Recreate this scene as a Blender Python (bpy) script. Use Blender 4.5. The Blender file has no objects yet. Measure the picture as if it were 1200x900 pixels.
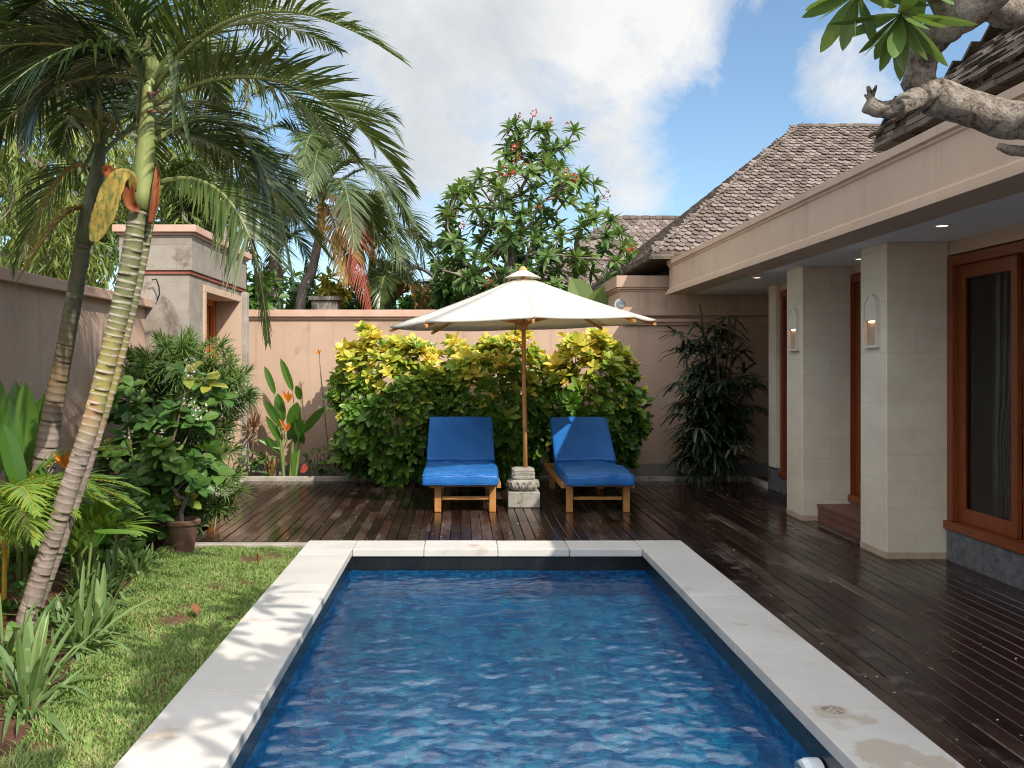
import bpy, bmesh, math, random
import numpy as np
from mathutils import Vector, Matrix
random.seed(7)
RNG = np.random.default_rng(11)
R = math.radians
scene = bpy.context.scene
COL = scene.collection
F, VX, VY, H = 1080.0, 540.0, 428.0, 1.5

def at(px, py, Y):
    """the point that stands at depth Y behind a photograph pixel (used to measure the place)"""
    return Vector(((px - VX) * Y / F, Y, H - (py - VY) * Y / F))

def u(a, b):
    return random.uniform(a, b)

# ------------------------------------------------------------------ objects
def tag(o, label, cat, group=None, kind=None):
    if label: o['label'] = label
    if cat: o['category'] = cat
    if group: o['group'] = group
    if kind: o['kind'] = kind
    return o

def thing(name, label, cat, loc=(0, 0, 0), group=None):
    o = bpy.data.objects.new(name, None)
    COL.objects.link(o)
    o.location = loc
    o.empty_display_size = 0.1
    return tag(o, label, cat, group)

def copy_tree(o, parent=None):
    c = o.copy()
    COL.objects.link(c)
    if parent is not None:
        c.parent = parent
    for ch in list(o.children):
        copy_tree(ch, c)
    return c

class MB:
    """collects shapes in world coordinates and links them as ONE mesh object"""
    def __init__(s):
        s.v, s.f, s.m, s.t = [], [], [], []
    def add(s, vs, fs, tint=0.5, mat=0):
        b = len(s.v)
        s.v.extend(tuple(p) for p in vs)
        s.t.extend([tint] * len(vs))
        for f in fs:
            s.f.append(tuple(b + i for i in f))
            s.m.append(mat)
    def box(s, x0, x1, y0, y1, z0, z1, mat=0, tint=0.5):
        vs = [(x0, y0, z0), (x1, y0, z0), (x1, y1, z0), (x0, y1, z0), (x0, y0, z1), (x1, y0, z1), (x1, y1, z1), (x0, y1, z1)]
        s.add(vs, [(3, 2, 1, 0), (4, 5, 6, 7), (0, 1, 5, 4), (1, 2, 6, 5), (2, 3, 7, 6), (3, 0, 4, 7)], tint, mat)
    def beam(s, a, b, w, h, mat=0, tint=0.5):
        a, b = Vector(a), Vector(b)
        d = (b - a).normalized()
        sd = d.cross(Vector((0, 0, 1)))
        if sd.length < 1e-3: sd = Vector((1, 0, 0))
        sd.normalize()
        up = sd.cross(d).normalized()
        vs = []
        for p in (a, b):
            for i, j in ((-1, -1), (1, -1), (1, 1), (-1, 1)):
                vs.append(p + sd * (i * w / 2) + up * (j * h / 2))
        s.add(vs, [(0, 1, 2, 3), (7, 6, 5, 4), (0, 4, 5, 1), (1, 5, 6, 2), (2, 6, 7, 3), (3, 7, 4, 0)], tint, mat)
    def tube(s, pts, rad, n=8, mat=0, tint=0.5, cap=True, rough=0.0):
        pts = [Vector(p) for p in pts]
        if not hasattr(rad, '__len__'): rad = [rad] * len(pts)
        vs, fs = [], []
        ref = None
        for i, p in enumerate(pts):
            d = (pts[min(i + 1, len(pts) - 1)] - pts[max(i - 1, 0)])
            if d.length < 1e-9: d = Vector((0, 0, 1))
            d.normalize()
            if ref is None:
                ref = d.orthogonal().normalized()
            ref = (ref - d * ref.dot(d))
            if ref.length < 1e-6: ref = d.orthogonal()
            ref.normalize()
            q = d.cross(ref)
            for k in range(n):
                a = 2 * math.pi * k / n
                r = rad[i] * (1 + (random.uniform(-rough, rough) if rough else 0))
                vs.append(p + (ref * math.cos(a) + q * math.sin(a)) * r)
        for i in range(len(pts) - 1):
            for k in range(n):
                k2 = (k + 1) % n
                fs.append((i * n + k, i * n + k2, (i + 1) * n + k2, (i + 1) * n + k))
        if cap:
            fs.append(tuple(range(n - 1, -1, -1)))
            fs.append(tuple((len(pts) - 1) * n + k for k in range(n)))
        s.add(vs, fs, tint, mat)
    def lathe(s, c, prof, n=24, mat=0, tint=0.5, sq=2.0, rot=0.0):
        """prof: (radius, z) pairs; sq > 2 squares the section"""
        vs, fs = [], []
        for r, z in prof:
            for k in range(n):
                a = 2 * math.pi * k / n
                ca, sa = math.cos(a), math.sin(a)
                m = (abs(ca) ** sq + abs(sa) ** sq) ** (-1 / sq)
                x, y = r * m * ca, r * m * sa
                vs.append((c[0] + x * math.cos(rot) - y * math.sin(rot), c[1] + x * math.sin(rot) + y * math.cos(rot), c[2] + z))
        for i in range(len(prof) - 1):
            for k in range(n):
                k2 = (k + 1) % n
                fs.append((i * n + k, i * n + k2, (i + 1) * n + k2, (i + 1) * n + k))
        fs.append(tuple(range(n - 1, -1, -1)))
        fs.append(tuple((len(prof) - 1) * n + k for k in range(n)))
        s.add(vs, fs, tint, mat)
    def prism_y(s, poly, y0, y1, mat=0, tint=0.5):
        """poly: (x, z) outline pushed along Y"""
        n = len(poly)
        vs = [(x, y0, z) for x, z in poly] + [(x, y1, z) for x, z in poly]
        fs = [(i, (i + 1) % n, n + (i + 1) % n, n + i) for i in range(n)]
        fs += [tuple(range(n - 1, -1, -1)), tuple(range(n, 2 * n))]
        s.add(vs, fs, tint, mat)
    def rbox(s, sx, sy, sz, r, n, xf, mat=0, tint=0.5):
        """rounded box of full sizes sx, sy, sz; xf maps a local point to the world"""
        hx, hy, hz = sx / 2, sy / 2, sz / 2
        cache, vs, fs = {}, [], []
        def vid(p):
            k = tuple(round(c, 5) for c in p)
            if k not in cache:
                q = Vector(p)
                inner = Vector((max(-hx + r, min(hx - r, q.x)), max(-hy + r, min(hy - r, q.y)), max(-hz + r, min(hz - r, q.z))))
                d = q - inner
                if d.length > 1e-9: q = inner + d.normalized() * r
                cache[k] = len(vs)
                vs.append(xf(q))
            return cache[k]
        def axis(h, m):
            e = [-h, -h + r * .3, -h + r * .7]
            mid = [-h + r + (2 * h - 2 * r) * i / m for i in range(m + 1)]
            return e + mid + [h - r * .7, h - r * .3, h]
        X, Y, Z = axis(hx, n), axis(hy, n), axis(hz, 1)
        def face(A, B, fn, flip):
            for i in range(len(A) - 1):
                for j in range(len(B) - 1):
                    q = [vid(fn(A[i], B[j])), vid(fn(A[i + 1], B[j])), vid(fn(A[i + 1], B[j + 1])), vid(fn(A[i], B[j + 1]))]
                    if flip: q.reverse()
                    fs.append(tuple(q))
        face(X, Y, lambda a, b: (a, b, hz), False); face(X, Y, lambda a, b: (a, b, -hz), True)
        face(X, Z, lambda a, b: (a, -hy, b), False); face(X, Z, lambda a, b: (a, hy, b), True)
        face(Y, Z, lambda a, b: (hx, a, b), False); face(Y, Z, lambda a, b: (-hx, a, b), True)
        s.add(vs, fs, tint, mat)
    def leaf(s, base, d, up, L, W, prof, droop=0.0, fold=0.0, mat=0, tint=0.5, curl=0.0):
        base, d = Vector(base), Vector(d).normalized()
        sd = d.cross(up)
        if sd.length < 1e-3: sd = d.orthogonal()
        sd.normalize()
        nm = sd.cross(d)
        vs, fs = [], []
        for t, w in prof:
            p = base + d * (L * t) + nm * (curl * L * t * t)
            p.z -= droop * L * t * t
            hw = W * w / 2
            if fold:
                vs += [p - sd * hw + nm * (fold * hw), p, p + sd * hw + nm * (fold * hw)]
            else:
                vs += [p - sd * hw, p + sd * hw]
        k = 3 if fold else 2
        for i in range(len(prof) - 1):
            a = i * k
            for j in range(k - 1):
                fs.append((a + j, a + j + 1, a + k + j + 1, a + k + j))
        s.add(vs, fs, tint, mat)
    def build(s, name, mats, parent=None, smooth=False, bevel=0.0, origin=None):
        me = bpy.data.meshes.new(name)
        if not isinstance(mats, (list, tuple)): mats = [mats]
        if parent is not None:
            o3 = world_loc(parent)
        else:
            o3 = Vector(origin) if origin is not None else Vector((0, 0, 0))
        V = np.array(s.v, dtype=np.float64).reshape(-1, 3) - np.array(o3)
        me.from_pydata(V.tolist(), [], s.f)
        for m in mats: me.materials.append(m)
        if len(mats) > 1: me.polygons.foreach_set('material_index', s.m)
        a = me.attributes.new('tint', 'FLOAT', 'POINT')
        a.data.foreach_set('value', s.t)
        if smooth: me.polygons.foreach_set('use_smooth', [True] * len(me.polygons))
        me.update()
        ob = bpy.data.objects.new(name, me)
        COL.objects.link(ob)
        if parent is not None: ob.parent = parent
        else: ob.location = o3
        if bevel:
            md = ob.modifiers.new('edge', 'BEVEL')
            md.width = bevel; md.segments = 2; md.limit_method = 'ANGLE'
        return ob

def world_loc(o):
    p = Vector((0, 0, 0))
    while o is not None:
        p += o.location
        o = o.parent
    return p

# leaf outlines: (place along the leaf, width)
OVAL = [(0, .1), (.3, .8), (.6, 1), (.85, .6), (1, .02)]
OVAL3 = [(0, .12), (.45, 1), (1, .05)]
OBOV = [(0, .1), (.35, .6), (.7, 1), (.9, .7), (1, .1)]
LANCE = [(0, .3), (.25, .9), (.5, 1), (.75, .75), (1, .02)]
STRAP = [(0, .9), (.3, 1), (.6, .9), (.85, .55), (1, .03)]
PADDLE = [(0, .15), (.12, .7), (.35, 1), (.65, .95), (.85, .6), (1, .03)]
NEEDLE = [(0, .6), (.5, 1), (1, .05)]
LEAFLET = [(0, .45), (.3, 1), (.65, .8), (1, .04)]

# ------------------------------------------------------------------ materials
def new_mat(name):
    m = bpy.data.materials.new(name)
    m.use_nodes = True
    nt = m.node_tree
    return m, nt, nt.nodes['Principled BSDF']

def N(nt, typ, **kw):
    n = nt.nodes.new(typ)
    for k, v in kw.items(): setattr(n, k, v)
    return n

def ramp(nt, src, stops):
    r = N(nt, 'ShaderNodeValToRGB')
    el = r.color_ramp.elements
    while len(el) < len(stops): el.new(0.5)
    for e, (p, c) in zip(el, stops):
        e.position = p
        e.color = (c[0], c[1], c[2], 1) if hasattr(c, '__len__') else (c, c, c, 1)
    nt.links.new(src, r.inputs['Fac'])
    return r.outputs['Color']

def noise(nt, vec, scale, detail=5, rough=.6, dist=0.0):
    n = N(nt, 'ShaderNodeTexNoise')
    n.inputs['Scale'].default_value = scale
    n.inputs['Detail'].default_value = detail
    n.inputs['Roughness'].default_value = rough
    n.inputs['Distortion'].default_value = dist
    nt.links.new(vec, n.inputs['Vector'])
    return n.outputs['Fac']

def math_(nt, op, a, b=None, c=None, clamp=False):
    n = N(nt, 'ShaderNodeMath', operation=op)
    n.use_clamp = clamp
    for i, x in enumerate((a, b, c)):
        if x is None: continue
        if isinstance(x, (int, float)): n.inputs[i].default_value = x
        else: nt.links.new(x, n.inputs[i])
    return n.outputs[0]

def mixc(nt, fac, a, b, mode='MIX'):
    n = N(nt, 'ShaderNodeMix', data_type='RGBA', blend_type=mode)
    for sock, x in ((n.inputs['Factor'], fac), (n.inputs['A'], a), (n.inputs['B'], b)):
        if isinstance(x, (int, float)): sock.default_value = x
        elif hasattr(x, '__len__'): sock.default_value = (x[0], x[1], x[2], 1)
        else: nt.links.new(x, sock)
    return n.outputs['Result']

def pos(nt, scale=None):
    g = N(nt, 'ShaderNodeNewGeometry')
    if scale is None: return g.outputs['Position']
    mp = N(nt, 'ShaderNodeMapping')
    mp.inputs['Scale'].default_value = scale
    nt.links.new(g.outputs['Position'], mp.inputs['Vector'])
    return mp.outputs['Vector']

def bump(nt, bs, h, strength, dist=0.01):
    b = N(nt, 'ShaderNodeBump')
    b.inputs['Strength'].default_value = strength
    b.inputs['Distance'].default_value = dist
    nt.links.new(h, b.inputs['Height'])
    nt.links.new(b.outputs['Normal'], bs.inputs['Normal'])
    return b

def surf(name, c1, c2, scale=3, rough=.8, bs=40, bstr=.3, spots=None, spec=.3, bdist=.006, stretch=None, objspace=False):
    """a mottled surface: two colours by noise, optional darker stains"""
    m, nt, b = new_mat(name)
    if objspace:
        tc = N(nt, 'ShaderNodeTexCoord'); v = tc.outputs['Object']
    else:
        v = pos(nt, stretch)
    n1 = noise(nt, v, scale, 6, .62)
    col = ramp(nt, n1, [(.32, c1), (.68, c2)])
    if spots:
        sc, thr, cs = spots
        n2 = noise(nt, v, sc, 6, .65, .4)
        f = ramp(nt, n2, [(thr, 0.0), (thr + .12, 1.0)])
        col = mixc(nt, f, col, cs)
    nt.links.new(col, b.inputs['Base Color'])
    b.inputs['Roughness'].default_value = rough
    b.inputs['Specular IOR Level'].default_value = spec
    if bstr:
        bump(nt, b, noise(nt, v, bs, 8, .65), bstr, bdist)
    return m

def leafmat(name, stops, rough=.45, trans=.3, spec=.4):
    """leaf colour picked by the leaf's own tint; thin, so light comes through"""
    m, nt, b = new_mat(name)
    a = N(nt, 'ShaderNodeAttribute', attribute_name='tint')
    n = noise(nt, pos(nt), 9, 3)
    fac = math_(nt, 'ADD', a.outputs['Fac'], math_(nt, 'MULTIPLY', math_(nt, 'SUBTRACT', n, .5), .22))
    col = ramp(nt, fac, stops)
    nt.links.new(col, b.inputs['Base Color'])
    b.inputs['Roughness'].default_value = rough
    b.inputs['Specular IOR Level'].default_value = spec
    tr = N(nt, 'ShaderNodeBsdfTranslucent')
    tc = mixc(nt, 1.0, col, (1.35, 1.3, .55), 'MULTIPLY')
    nt.links.new(tc, tr.inputs['Color'])
    mx = N(nt, 'ShaderNodeMixShader')
    mx.inputs[0].default_value = trans
    nt.links.new(b.outputs[0], mx.inputs[1]); nt.links.new(tr.outputs[0], mx.inputs[2])
    nt.links.new(mx.outputs[0], nt.nodes['Material Output'].inputs['Surface'])
    return m

def emit(name, col, st):
    m, nt, b = new_mat(name)
    b.inputs['Base Color'].default_value = (.8, .8, .8, 1)
    b.inputs['Emission Color'].default_value = (*col, 1)
    b.inputs['Emission Strength'].default_value = st
    return m

def stonemat(name, c1, c2, cj, bw, bh, rough=.75, spots=None, joint=.004, bstr=.25):
    """coursed stone: faint joints over a mottled face"""
    m, nt, b = new_mat(name)
    p = pos(nt)
    sp = N(nt, 'ShaderNodeSeparateXYZ'); nt.links.new(p, sp.inputs[0])
    cb = N(nt, 'ShaderNodeCombineXYZ')
    nt.links.new(math_(nt, 'ADD', sp.outputs[0], sp.outputs[1]), cb.inputs[0]); nt.links.new(sp.outputs[2], cb.inputs[1])
    br = N(nt, 'ShaderNodeTexBrick')
    nt.links.new(cb.outputs[0], br.inputs['Vector'])
    br.inputs['Color1'].default_value = (0, 0, 0, 1); br.inputs['Color2'].default_value = (1, 1, 1, 1); br.inputs['Mortar'].default_value = (.5, .5, .5, 1)
    br.inputs['Scale'].default_value = 1; br.inputs['Mortar Size'].default_value = joint
    br.inputs['Brick Width'].default_value = bw; br.inputs['Row Height'].default_value = bh; br.inputs['Mortar Smooth'].default_value = .3
    n1 = noise(nt, p, 5, 7, .65)
    f = math_(nt, 'ADD', math_(nt, 'MULTIPLY', n1, .86), math_(nt, 'MULTIPLY', br.outputs['Color'], .14))
    col = ramp(nt, f, [(.3, c1), (.72, c2)])
    pits = ramp(nt, noise(nt, p, 34, 5, .6), [(.66, 0.0), (.74, 1.0)])
    col = mixc(nt, math_(nt, 'MULTIPLY', pits, .35), col, cj)
    col = mixc(nt, math_(nt, 'MULTIPLY', br.outputs['Fac'], .7), col, cj)
    if spots:
        sc, thr, cs = spots
        col = mixc(nt, ramp(nt, noise(nt, p, sc, 6, .65, .5), [(thr, 0.0), (thr + .1, 1.0)]), col, cs)
    nt.links.new(col, b.inputs['Base Color'])
    b.inputs['Roughness'].default_value = rough
    b.inputs['Specular IOR Level'].default_value = .3
    h = math_(nt, 'SUBTRACT', noise(nt, p, 45, 8, .65), math_(nt, 'MULTIPLY', br.outputs['Fac'], .8))
    bump(nt, b, h, bstr, .008)
    return m

M = {}
M['plaster'] = surf('pink_plaster', (.43, .295, .215), (.505, .355, .265), 1.3, .92, 30, .35, spots=(1.7, .60, (.36, .245, .18)))
M['plaster_fine'] = surf('beige_plaster', (.49, .355, .26), (.55, .405, .30), 1.2, .85, 60, .2)
M['plaster_cap'] = surf('plaster_coping', (.47, .30, .22), (.56, .38, .30), 4, .9, 40, .4, spots=(5, .62, (.27, .20, .16)))
M['concrete'] = stonemat('weathered_concrete', (.235, .205, .17), (.345, .305, .26), (.18, .155, .13), .55, .40, .9, spots=(2.1, .53, (.15, .125, .10)), joint=.002, bstr=.4)
M['redstrip'] = surf('red_brick_strip', (.22, .07, .045), (.32, .12, .08), 9, .9)
M['stone_pillar'] = stonemat('cream_limestone', (.62, .55, .44), (.72, .65, .53), (.47, .40, .31), .52, .2, .75, joint=.0018, bstr=.2)
M['coping'] = surf('white_limestone_coping', (.53, .505, .47), (.615, .595, .565), 2.2, .6, 60, .12, spots=(2.1, .61, (.43, .355, .27)))
M['grey_stone'] = surf('dark_andesite', (.075, .08, .085), (.17, .175, .18), 18, .7, 60, .3, spots=(3, .58, (.035, .035, .036)))
M['plinth'] = surf('grey_plinth', (.15, .14, .125), (.24, .22, .2), 6, .9, 50, .3, spots=(3, .6, (.09, .085, .08)))
M['kerb'] = surf('weathered_kerb', (.27, .235, .20), (.42, .38, .33), 5, .9, 40, .4, spots=(4, .6, (.16, .14, .12)))
M['ceiling'] = surf('ceiling_paint', (.80, .80, .80), (.84, .84, .84), 1, .9, 30, .05)
M['teak'] = surf('orange_teak', (.40, .115, .025), (.52, .17, .04), 6, .4, 60, .1, stretch=(6, 6, .8))
M['redwood'] = surf('red_brown_timber', (.155, .037, .012), (.24, .064, .02), 7, .38, 60, .1, stretch=(6, 6, .7))
M['redwood_h'] = surf('red_brown_rail', (.155, .037, .012), (.24, .064, .02), 7, .38, 60, .1, stretch=(6, .7, 6))
M['lounger_wood'] = surf('golden_teak', (.36, .16, .045), (.50, .245, .08), 9, .45, 60, .15, stretch=(3, 3, 1), objspace=True)
M['pole_wood'] = surf('varnished_pole', (.56, .25, .08), (.66, .33, .12), 8, .35, 60, .1)
M['step_wood'] = surf('weathered_step_boards', (.10, .045, .03), (.19, .095, .07), 9, .6, 50, .2, stretch=(8, 1, 8))
M['canvas'] = surf('cream_canvas', (.78, .75, .67), (.82, .79, .72), 3, .9, 200, .08)
M['soil'] = surf('red_soil', (.085, .037, .022), (.17, .08, .05), 7, .95, 25, .8, bdist=.03)
M['ground'] = surf('earth', (.10, .08, .05), (.16, .12, .08), 2, .95, 10, .5)
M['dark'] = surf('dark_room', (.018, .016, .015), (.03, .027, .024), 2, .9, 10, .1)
M['curtain'] = surf('grey_curtain', (.30, .28, .26), (.38, .36, .34), 4, .9, 10, 0)
M['terracotta'] = surf('aged_terracotta', (.11, .06, .04), (.19, .105, .07), 7, .9, 40, .4, spots=(5, .55, (.08, .065, .05)))
M['carved'] = surf('carved_grey_stone', (.26, .24, .205), (.38, .355, .31), 8, .9, 70, .8, spots=(9, .57, (.15, .135, .115)))
M['white_plastic'] = surf('white_plastic', (.70, .74, .76), (.76, .8, .82), 3, .35, 10, 0, spec=.5)
M['black'] = surf('black_rubber', (.015, .015, .016), (.03, .03, .03), 5, .6, 10, 0)
M['metal'] = surf('brushed_metal', (.45, .45, .46), (.6, .6, .6), 9, .35, 10, 0, spec=.7)
M['flower_white'] = leafmat('white_petals', [(0, (.62, .52, .5)), (1, (.75, .72, .66))], .7, .2)
M['flower_pink'] = leafmat('coral_petals', [(0, (.45, .06, .035)), (1, (.62, .16, .1))], .6, .2)
M['flower_orange'] = leafmat('orange_bracts', [(0, (.62, .13, .015)), (1, (.75, .30, .03))], .5, .2)
M['bark_grey'] = surf('grey_bark', (.14, .115, .095), (.27, .23, .2), 10, .9, 40, .6, spots=(6, .58, (.07, .06, .05)))
M['stem_green'] = surf('green_stem', (.10, .16, .03), (.17, .23, .06), 8, .6, 20, .1)
M['stem_yellow'] = surf('yellow_cane', (.42, .24, .02), (.52, .34, .05), 8, .5, 20, .1)
M['stem_brown'] = surf('brown_twig', (.10, .07, .045), (.18, .13, .09), 12, .85, 40, .3)

G_DARK, G_MID, G_LIT = (.018, .045, .012), (.04, .095, .02), (.09, .17, .035)
M['lf_palm'] = leafmat('palm_leaflets', [(0, (.022, .042, .012)), (.5, (.052, .086, .022)), (.85, (.115, .155, .045)), (1, (.27, .18, .05))], .30, .26, .6)
M['lf_palm_grey'] = leafmat('palm_leaflets_grey', [(0, (.05, .08, .03)), (.5, (.10, .14, .055)), (.85, (.17, .2, .09)), (1, (.3, .2, .08))], .4, .3, .5)
M['lf_red'] = leafmat('dying_frond', [(0, (.25, .04, .03)), (1, (.36, .10, .06))], .5, .25)
M['lf_brown'] = leafmat('dry_frond', [(0, (.20, .12, .035)), (1, (.34, .22, .06))], .6, .3)
M['lf_areca'] = leafmat('areca_leaflets', [(0, (.07, .14, .02)), (.6, (.17, .28, .04)), (1, (.38, .37, .06))], .4, .35)
M['lf_strap'] = leafmat('strap_leaves', [(0, (.065, .125, .035)), (.6, (.15, .24, .08)), (.9, (.25, .33, .13)), (1, (.38, .29, .11))], .4, .3)
M['lf_heli'] = leafmat('paddle_leaves', [(0, (.03, .09, .012)), (.6, (.07, .17, .025)), (1, (.13, .25, .04))], .3, .35, .5)
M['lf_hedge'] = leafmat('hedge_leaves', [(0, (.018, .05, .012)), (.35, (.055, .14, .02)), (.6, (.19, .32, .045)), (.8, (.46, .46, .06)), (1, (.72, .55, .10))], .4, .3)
M['lf_shrub'] = leafmat('shrub_leaves', [(0, (.03, .085, .016)), (.5, (.075, .175, .036)), (.85, (.16, .26, .055)), (1, (.42, .40, .07))], .4, .3)
M['lf_tuft'] = leafmat('narrow_tuft_leaves', [(0, (.03, .07, .014)), (.6, (.105, .18, .035)), (1, (.23, .30, .075))], .4, .25)
M['lf_frangi'] = leafmat('frangipani_leaves', [(0, (.035, .085, .024)), (.5, (.085, .165, .042)), (1, (.19, .28, .09))], .33, .28, .5)
M['lf_bamboo'] = leafmat('hanging_leaves', [(0, (.06, .10, .022)), (.6, (.17, .23, .05)), (1, (.36, .37, .10))], .5, .35)
M['lf_rhapis'] = leafmat('lady_palm_leaves', [(0, (.010, .022, .010)), (.7, (.03, .055, .025)), (1, (.09, .10, .06))], .4, .15)
M['lf_cordy'] = leafmat('bronze_leaves', [(0, (.12, .05, .03)), (1, (.30, .18, .09))], .5, .25)
M['lf_redtuft'] = leafmat('dark_red_leaves', [(0, (.12, .025, .02)), (1, (.24, .06, .045))], .5, .2)
M['lf_croton'] = leafmat('yellow_leaves', [(0, (.12, .15, .02)), (1, (.5, .4, .05))], .5, .3)
M['grass'] = leafmat('lawn_blades', [(0, (.14, .23, .055)), (.6, (.235, .355, .10)), (.92, (.33, .42, .16)), (1, (.42, .34, .18))], .6, .3, .2)
M['dead_leaf'] = surf('dead_leaf', (.16, .065, .03), (.24, .11, .05), 12, .8, 20, .2)
# ================================================================== special materials
def deck_material():
    m, nt, b = new_mat('wet_dark_deck_boards')
    p = pos(nt)
    a = N(nt, 'ShaderNodeAttribute', attribute_name='tint')
    sp = N(nt, 'ShaderNodeSeparateXYZ'); nt.links.new(p, sp.inputs[0])
    grain = noise(nt, pos(nt, (60, 2.5, 1)), 1, 6, .65)
    f = math_(nt, 'ADD', math_(nt, 'MULTIPLY', a.outputs['Fac'], .36), math_(nt, 'MULTIPLY', grain, .60))
    col = ramp(nt, f, [(.2, (.010, .0055, .005)), (.5, (.025, .0125, .010)), (.8, (.062, .029, .021))])
    # pale mineral bloom that dries along the board edges and in patches
    fr = math_(nt, 'FRACT', math_(nt, 'DIVIDE', math_(nt, 'ADD', sp.outputs[0], 9.3), .093))
    edge = math_(nt, 'ABSOLUTE', math_(nt, 'SUBTRACT', fr, .5))
    edge = ramp(nt, edge, [(.40, 0.0), (.48, 1.0)])
    n2 = noise(nt, pos(nt, (2.2, .8, 1)), 1.0, 7, .7, .6)
    n3 = math_(nt, 'ADD', math_(nt, 'MULTIPLY', noise(nt, pos(nt, (9, 2.4, 1)), 1.0, 6, .7), .7), math_(nt, 'MULTIPLY', a.outputs['Fac'], .3))
    bl = math_(nt, 'MULTIPLY', ramp(nt, n2, [(.47, 0.0), (.62, 1.0)]), ramp(nt, n3, [(.46, 0.0), (.62, 1.0)]))
    bl = math_(nt, 'MULTIPLY', bl, math_(nt, 'ADD', math_(nt, 'MULTIPLY', edge, .5), .22), clamp=True)
    # a band of paler patches runs along the pool's edge
    sx = math_(nt, 'SUBTRACT', 1.0, math_(nt, 'MULTIPLY', math_(nt, 'ABSOLUTE', math_(nt, 'SUBTRACT', sp.outputs[0], 2.02)), 4.5), clamp=True)
    sy = math_(nt, 'LESS_THAN', sp.outputs[1], 7.6)
    pale_band = math_(nt, 'MULTIPLY', math_(nt, 'MULTIPLY', sx, sy), ramp(nt, noise(nt, p, 5.5, 5, .6), [(.54, 0.0), (.72, .45)]))
    bl = math_(nt, 'MAXIMUM', bl, pale_band)
    col = mixc(nt, bl, col, (.30, .24, .205))
    specks = ramp(nt, noise(nt, p, 46, 2, .5), [(.775, 0.0), (.79, 1.0)])
    col = mixc(nt, math_(nt, 'MULTIPLY', specks, .5), col, (.33, .27, .2))
    nt.links.new(col, b.inputs['Base Color'])
    wet = noise(nt, p, .55, 4, .55, .3)
    rg = ramp(nt, wet, [(.40, .12), (.62, .34)])
    rg = math_(nt, 'ADD', rg, math_(nt, 'MULTIPLY', bl, .35))
    rg = math_(nt, 'ADD', rg, math_(nt, 'MULTIPLY', math_(nt, 'SUBTRACT', grain, .5), .12))
    nt.links.new(rg, b.inputs['Roughness'])
    b.inputs['Specular IOR Level'].default_value = .34
    bump(nt, b, math_(nt, 'ADD', grain, math_(nt, 'MULTIPLY', noise(nt, p, 3, 3), .4)), .12, .004)
    return m
M['deck'] = deck_material()

def tile_material(name, wall):
    m, nt, b = new_mat(name)
    p = pos(nt)
    sp = N(nt, 'ShaderNodeSeparateXYZ'); nt.links.new(p, sp.inputs[0])
    cb = N(nt, 'ShaderNodeCombineXYZ')
    if wall:
        nt.links.new(math_(nt, 'ADD', sp.outputs[0], sp.outputs[1]), cb.inputs[0]); nt.links.new(sp.outputs[2], cb.inputs[1])
    else:
        nt.links.new(sp.outputs[0], cb.inputs[0]); nt.links.new(sp.outputs[1], cb.inputs[1])
    S = .042
    sc = N(nt, 'ShaderNodeVectorMath', operation='SCALE'); sc.inputs['Scale'].default_value = 1 / S
    nt.links.new(cb.outputs[0], sc.inputs[0])
    fl = N(nt, 'ShaderNodeVectorMath', operation='FLOOR'); nt.links.new(sc.outputs[0], fl.inputs[0])
    frv = N(nt, 'ShaderNodeVectorMath', operation='FRACTION'); nt.links.new(sc.outputs[0], frv.inputs[0])
    wn = N(nt, 'ShaderNodeTexWhiteNoise', noise_dimensions='2D'); nt.links.new(fl.outputs[0], wn.inputs['Vector'])
    s2 = N(nt, 'ShaderNodeSeparateXYZ'); nt.links.new(frv.outputs[0], s2.inputs[0])
    ex = math_(nt, 'ABSOLUTE', math_(nt, 'SUBTRACT', s2.outputs[0], .5)); ey = math_(nt, 'ABSOLUTE', math_(nt, 'SUBTRACT', s2.outputs[1], .5))
    grout = math_(nt, 'GREATER_THAN', math_(nt, 'MAXIMUM', ex, ey), .45)
    n = noise(nt, p, 6.5, 6, .68, 1.6)  # cyan patches paint the sun's ripple light into the tile colour
    f = math_(nt, 'ADD', math_(nt, 'MULTIPLY', wn.outputs['Value'], .26), math_(nt, 'MULTIPLY', n, .74))
    col = ramp(nt, f, [(.30, (.001, .08, .30)), (.44, (.003, .21, .52)), (.55, (.014, .40, .74)), (.68, (.10, .72, .90))] if not wall else [(.30, (.001, .075, .29)), (.44, (.003, .20, .50)), (.56, (.012, .36, .70)), (.72, (.05, .58, .84))])
    col = mixc(nt, math_(nt, 'MULTIPLY', grout, .55), col, (.003, .035, .10))
    nt.links.new(col, b.inputs['Base Color'])
    b.inputs['Roughness'].default_value = .5
    return m
M['pool_floor'] = tile_material('blue_pool_tiles', False)
M['pool_wall'] = tile_material('blue_pool_wall_tiles', True)
M['pool_band'] = stonemat('black_waterline_tiles', (.006, .008, .010), (.014, .017, .019), (.022, .026, .028), .3, .16, .22, joint=.004, bstr=.08)

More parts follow.
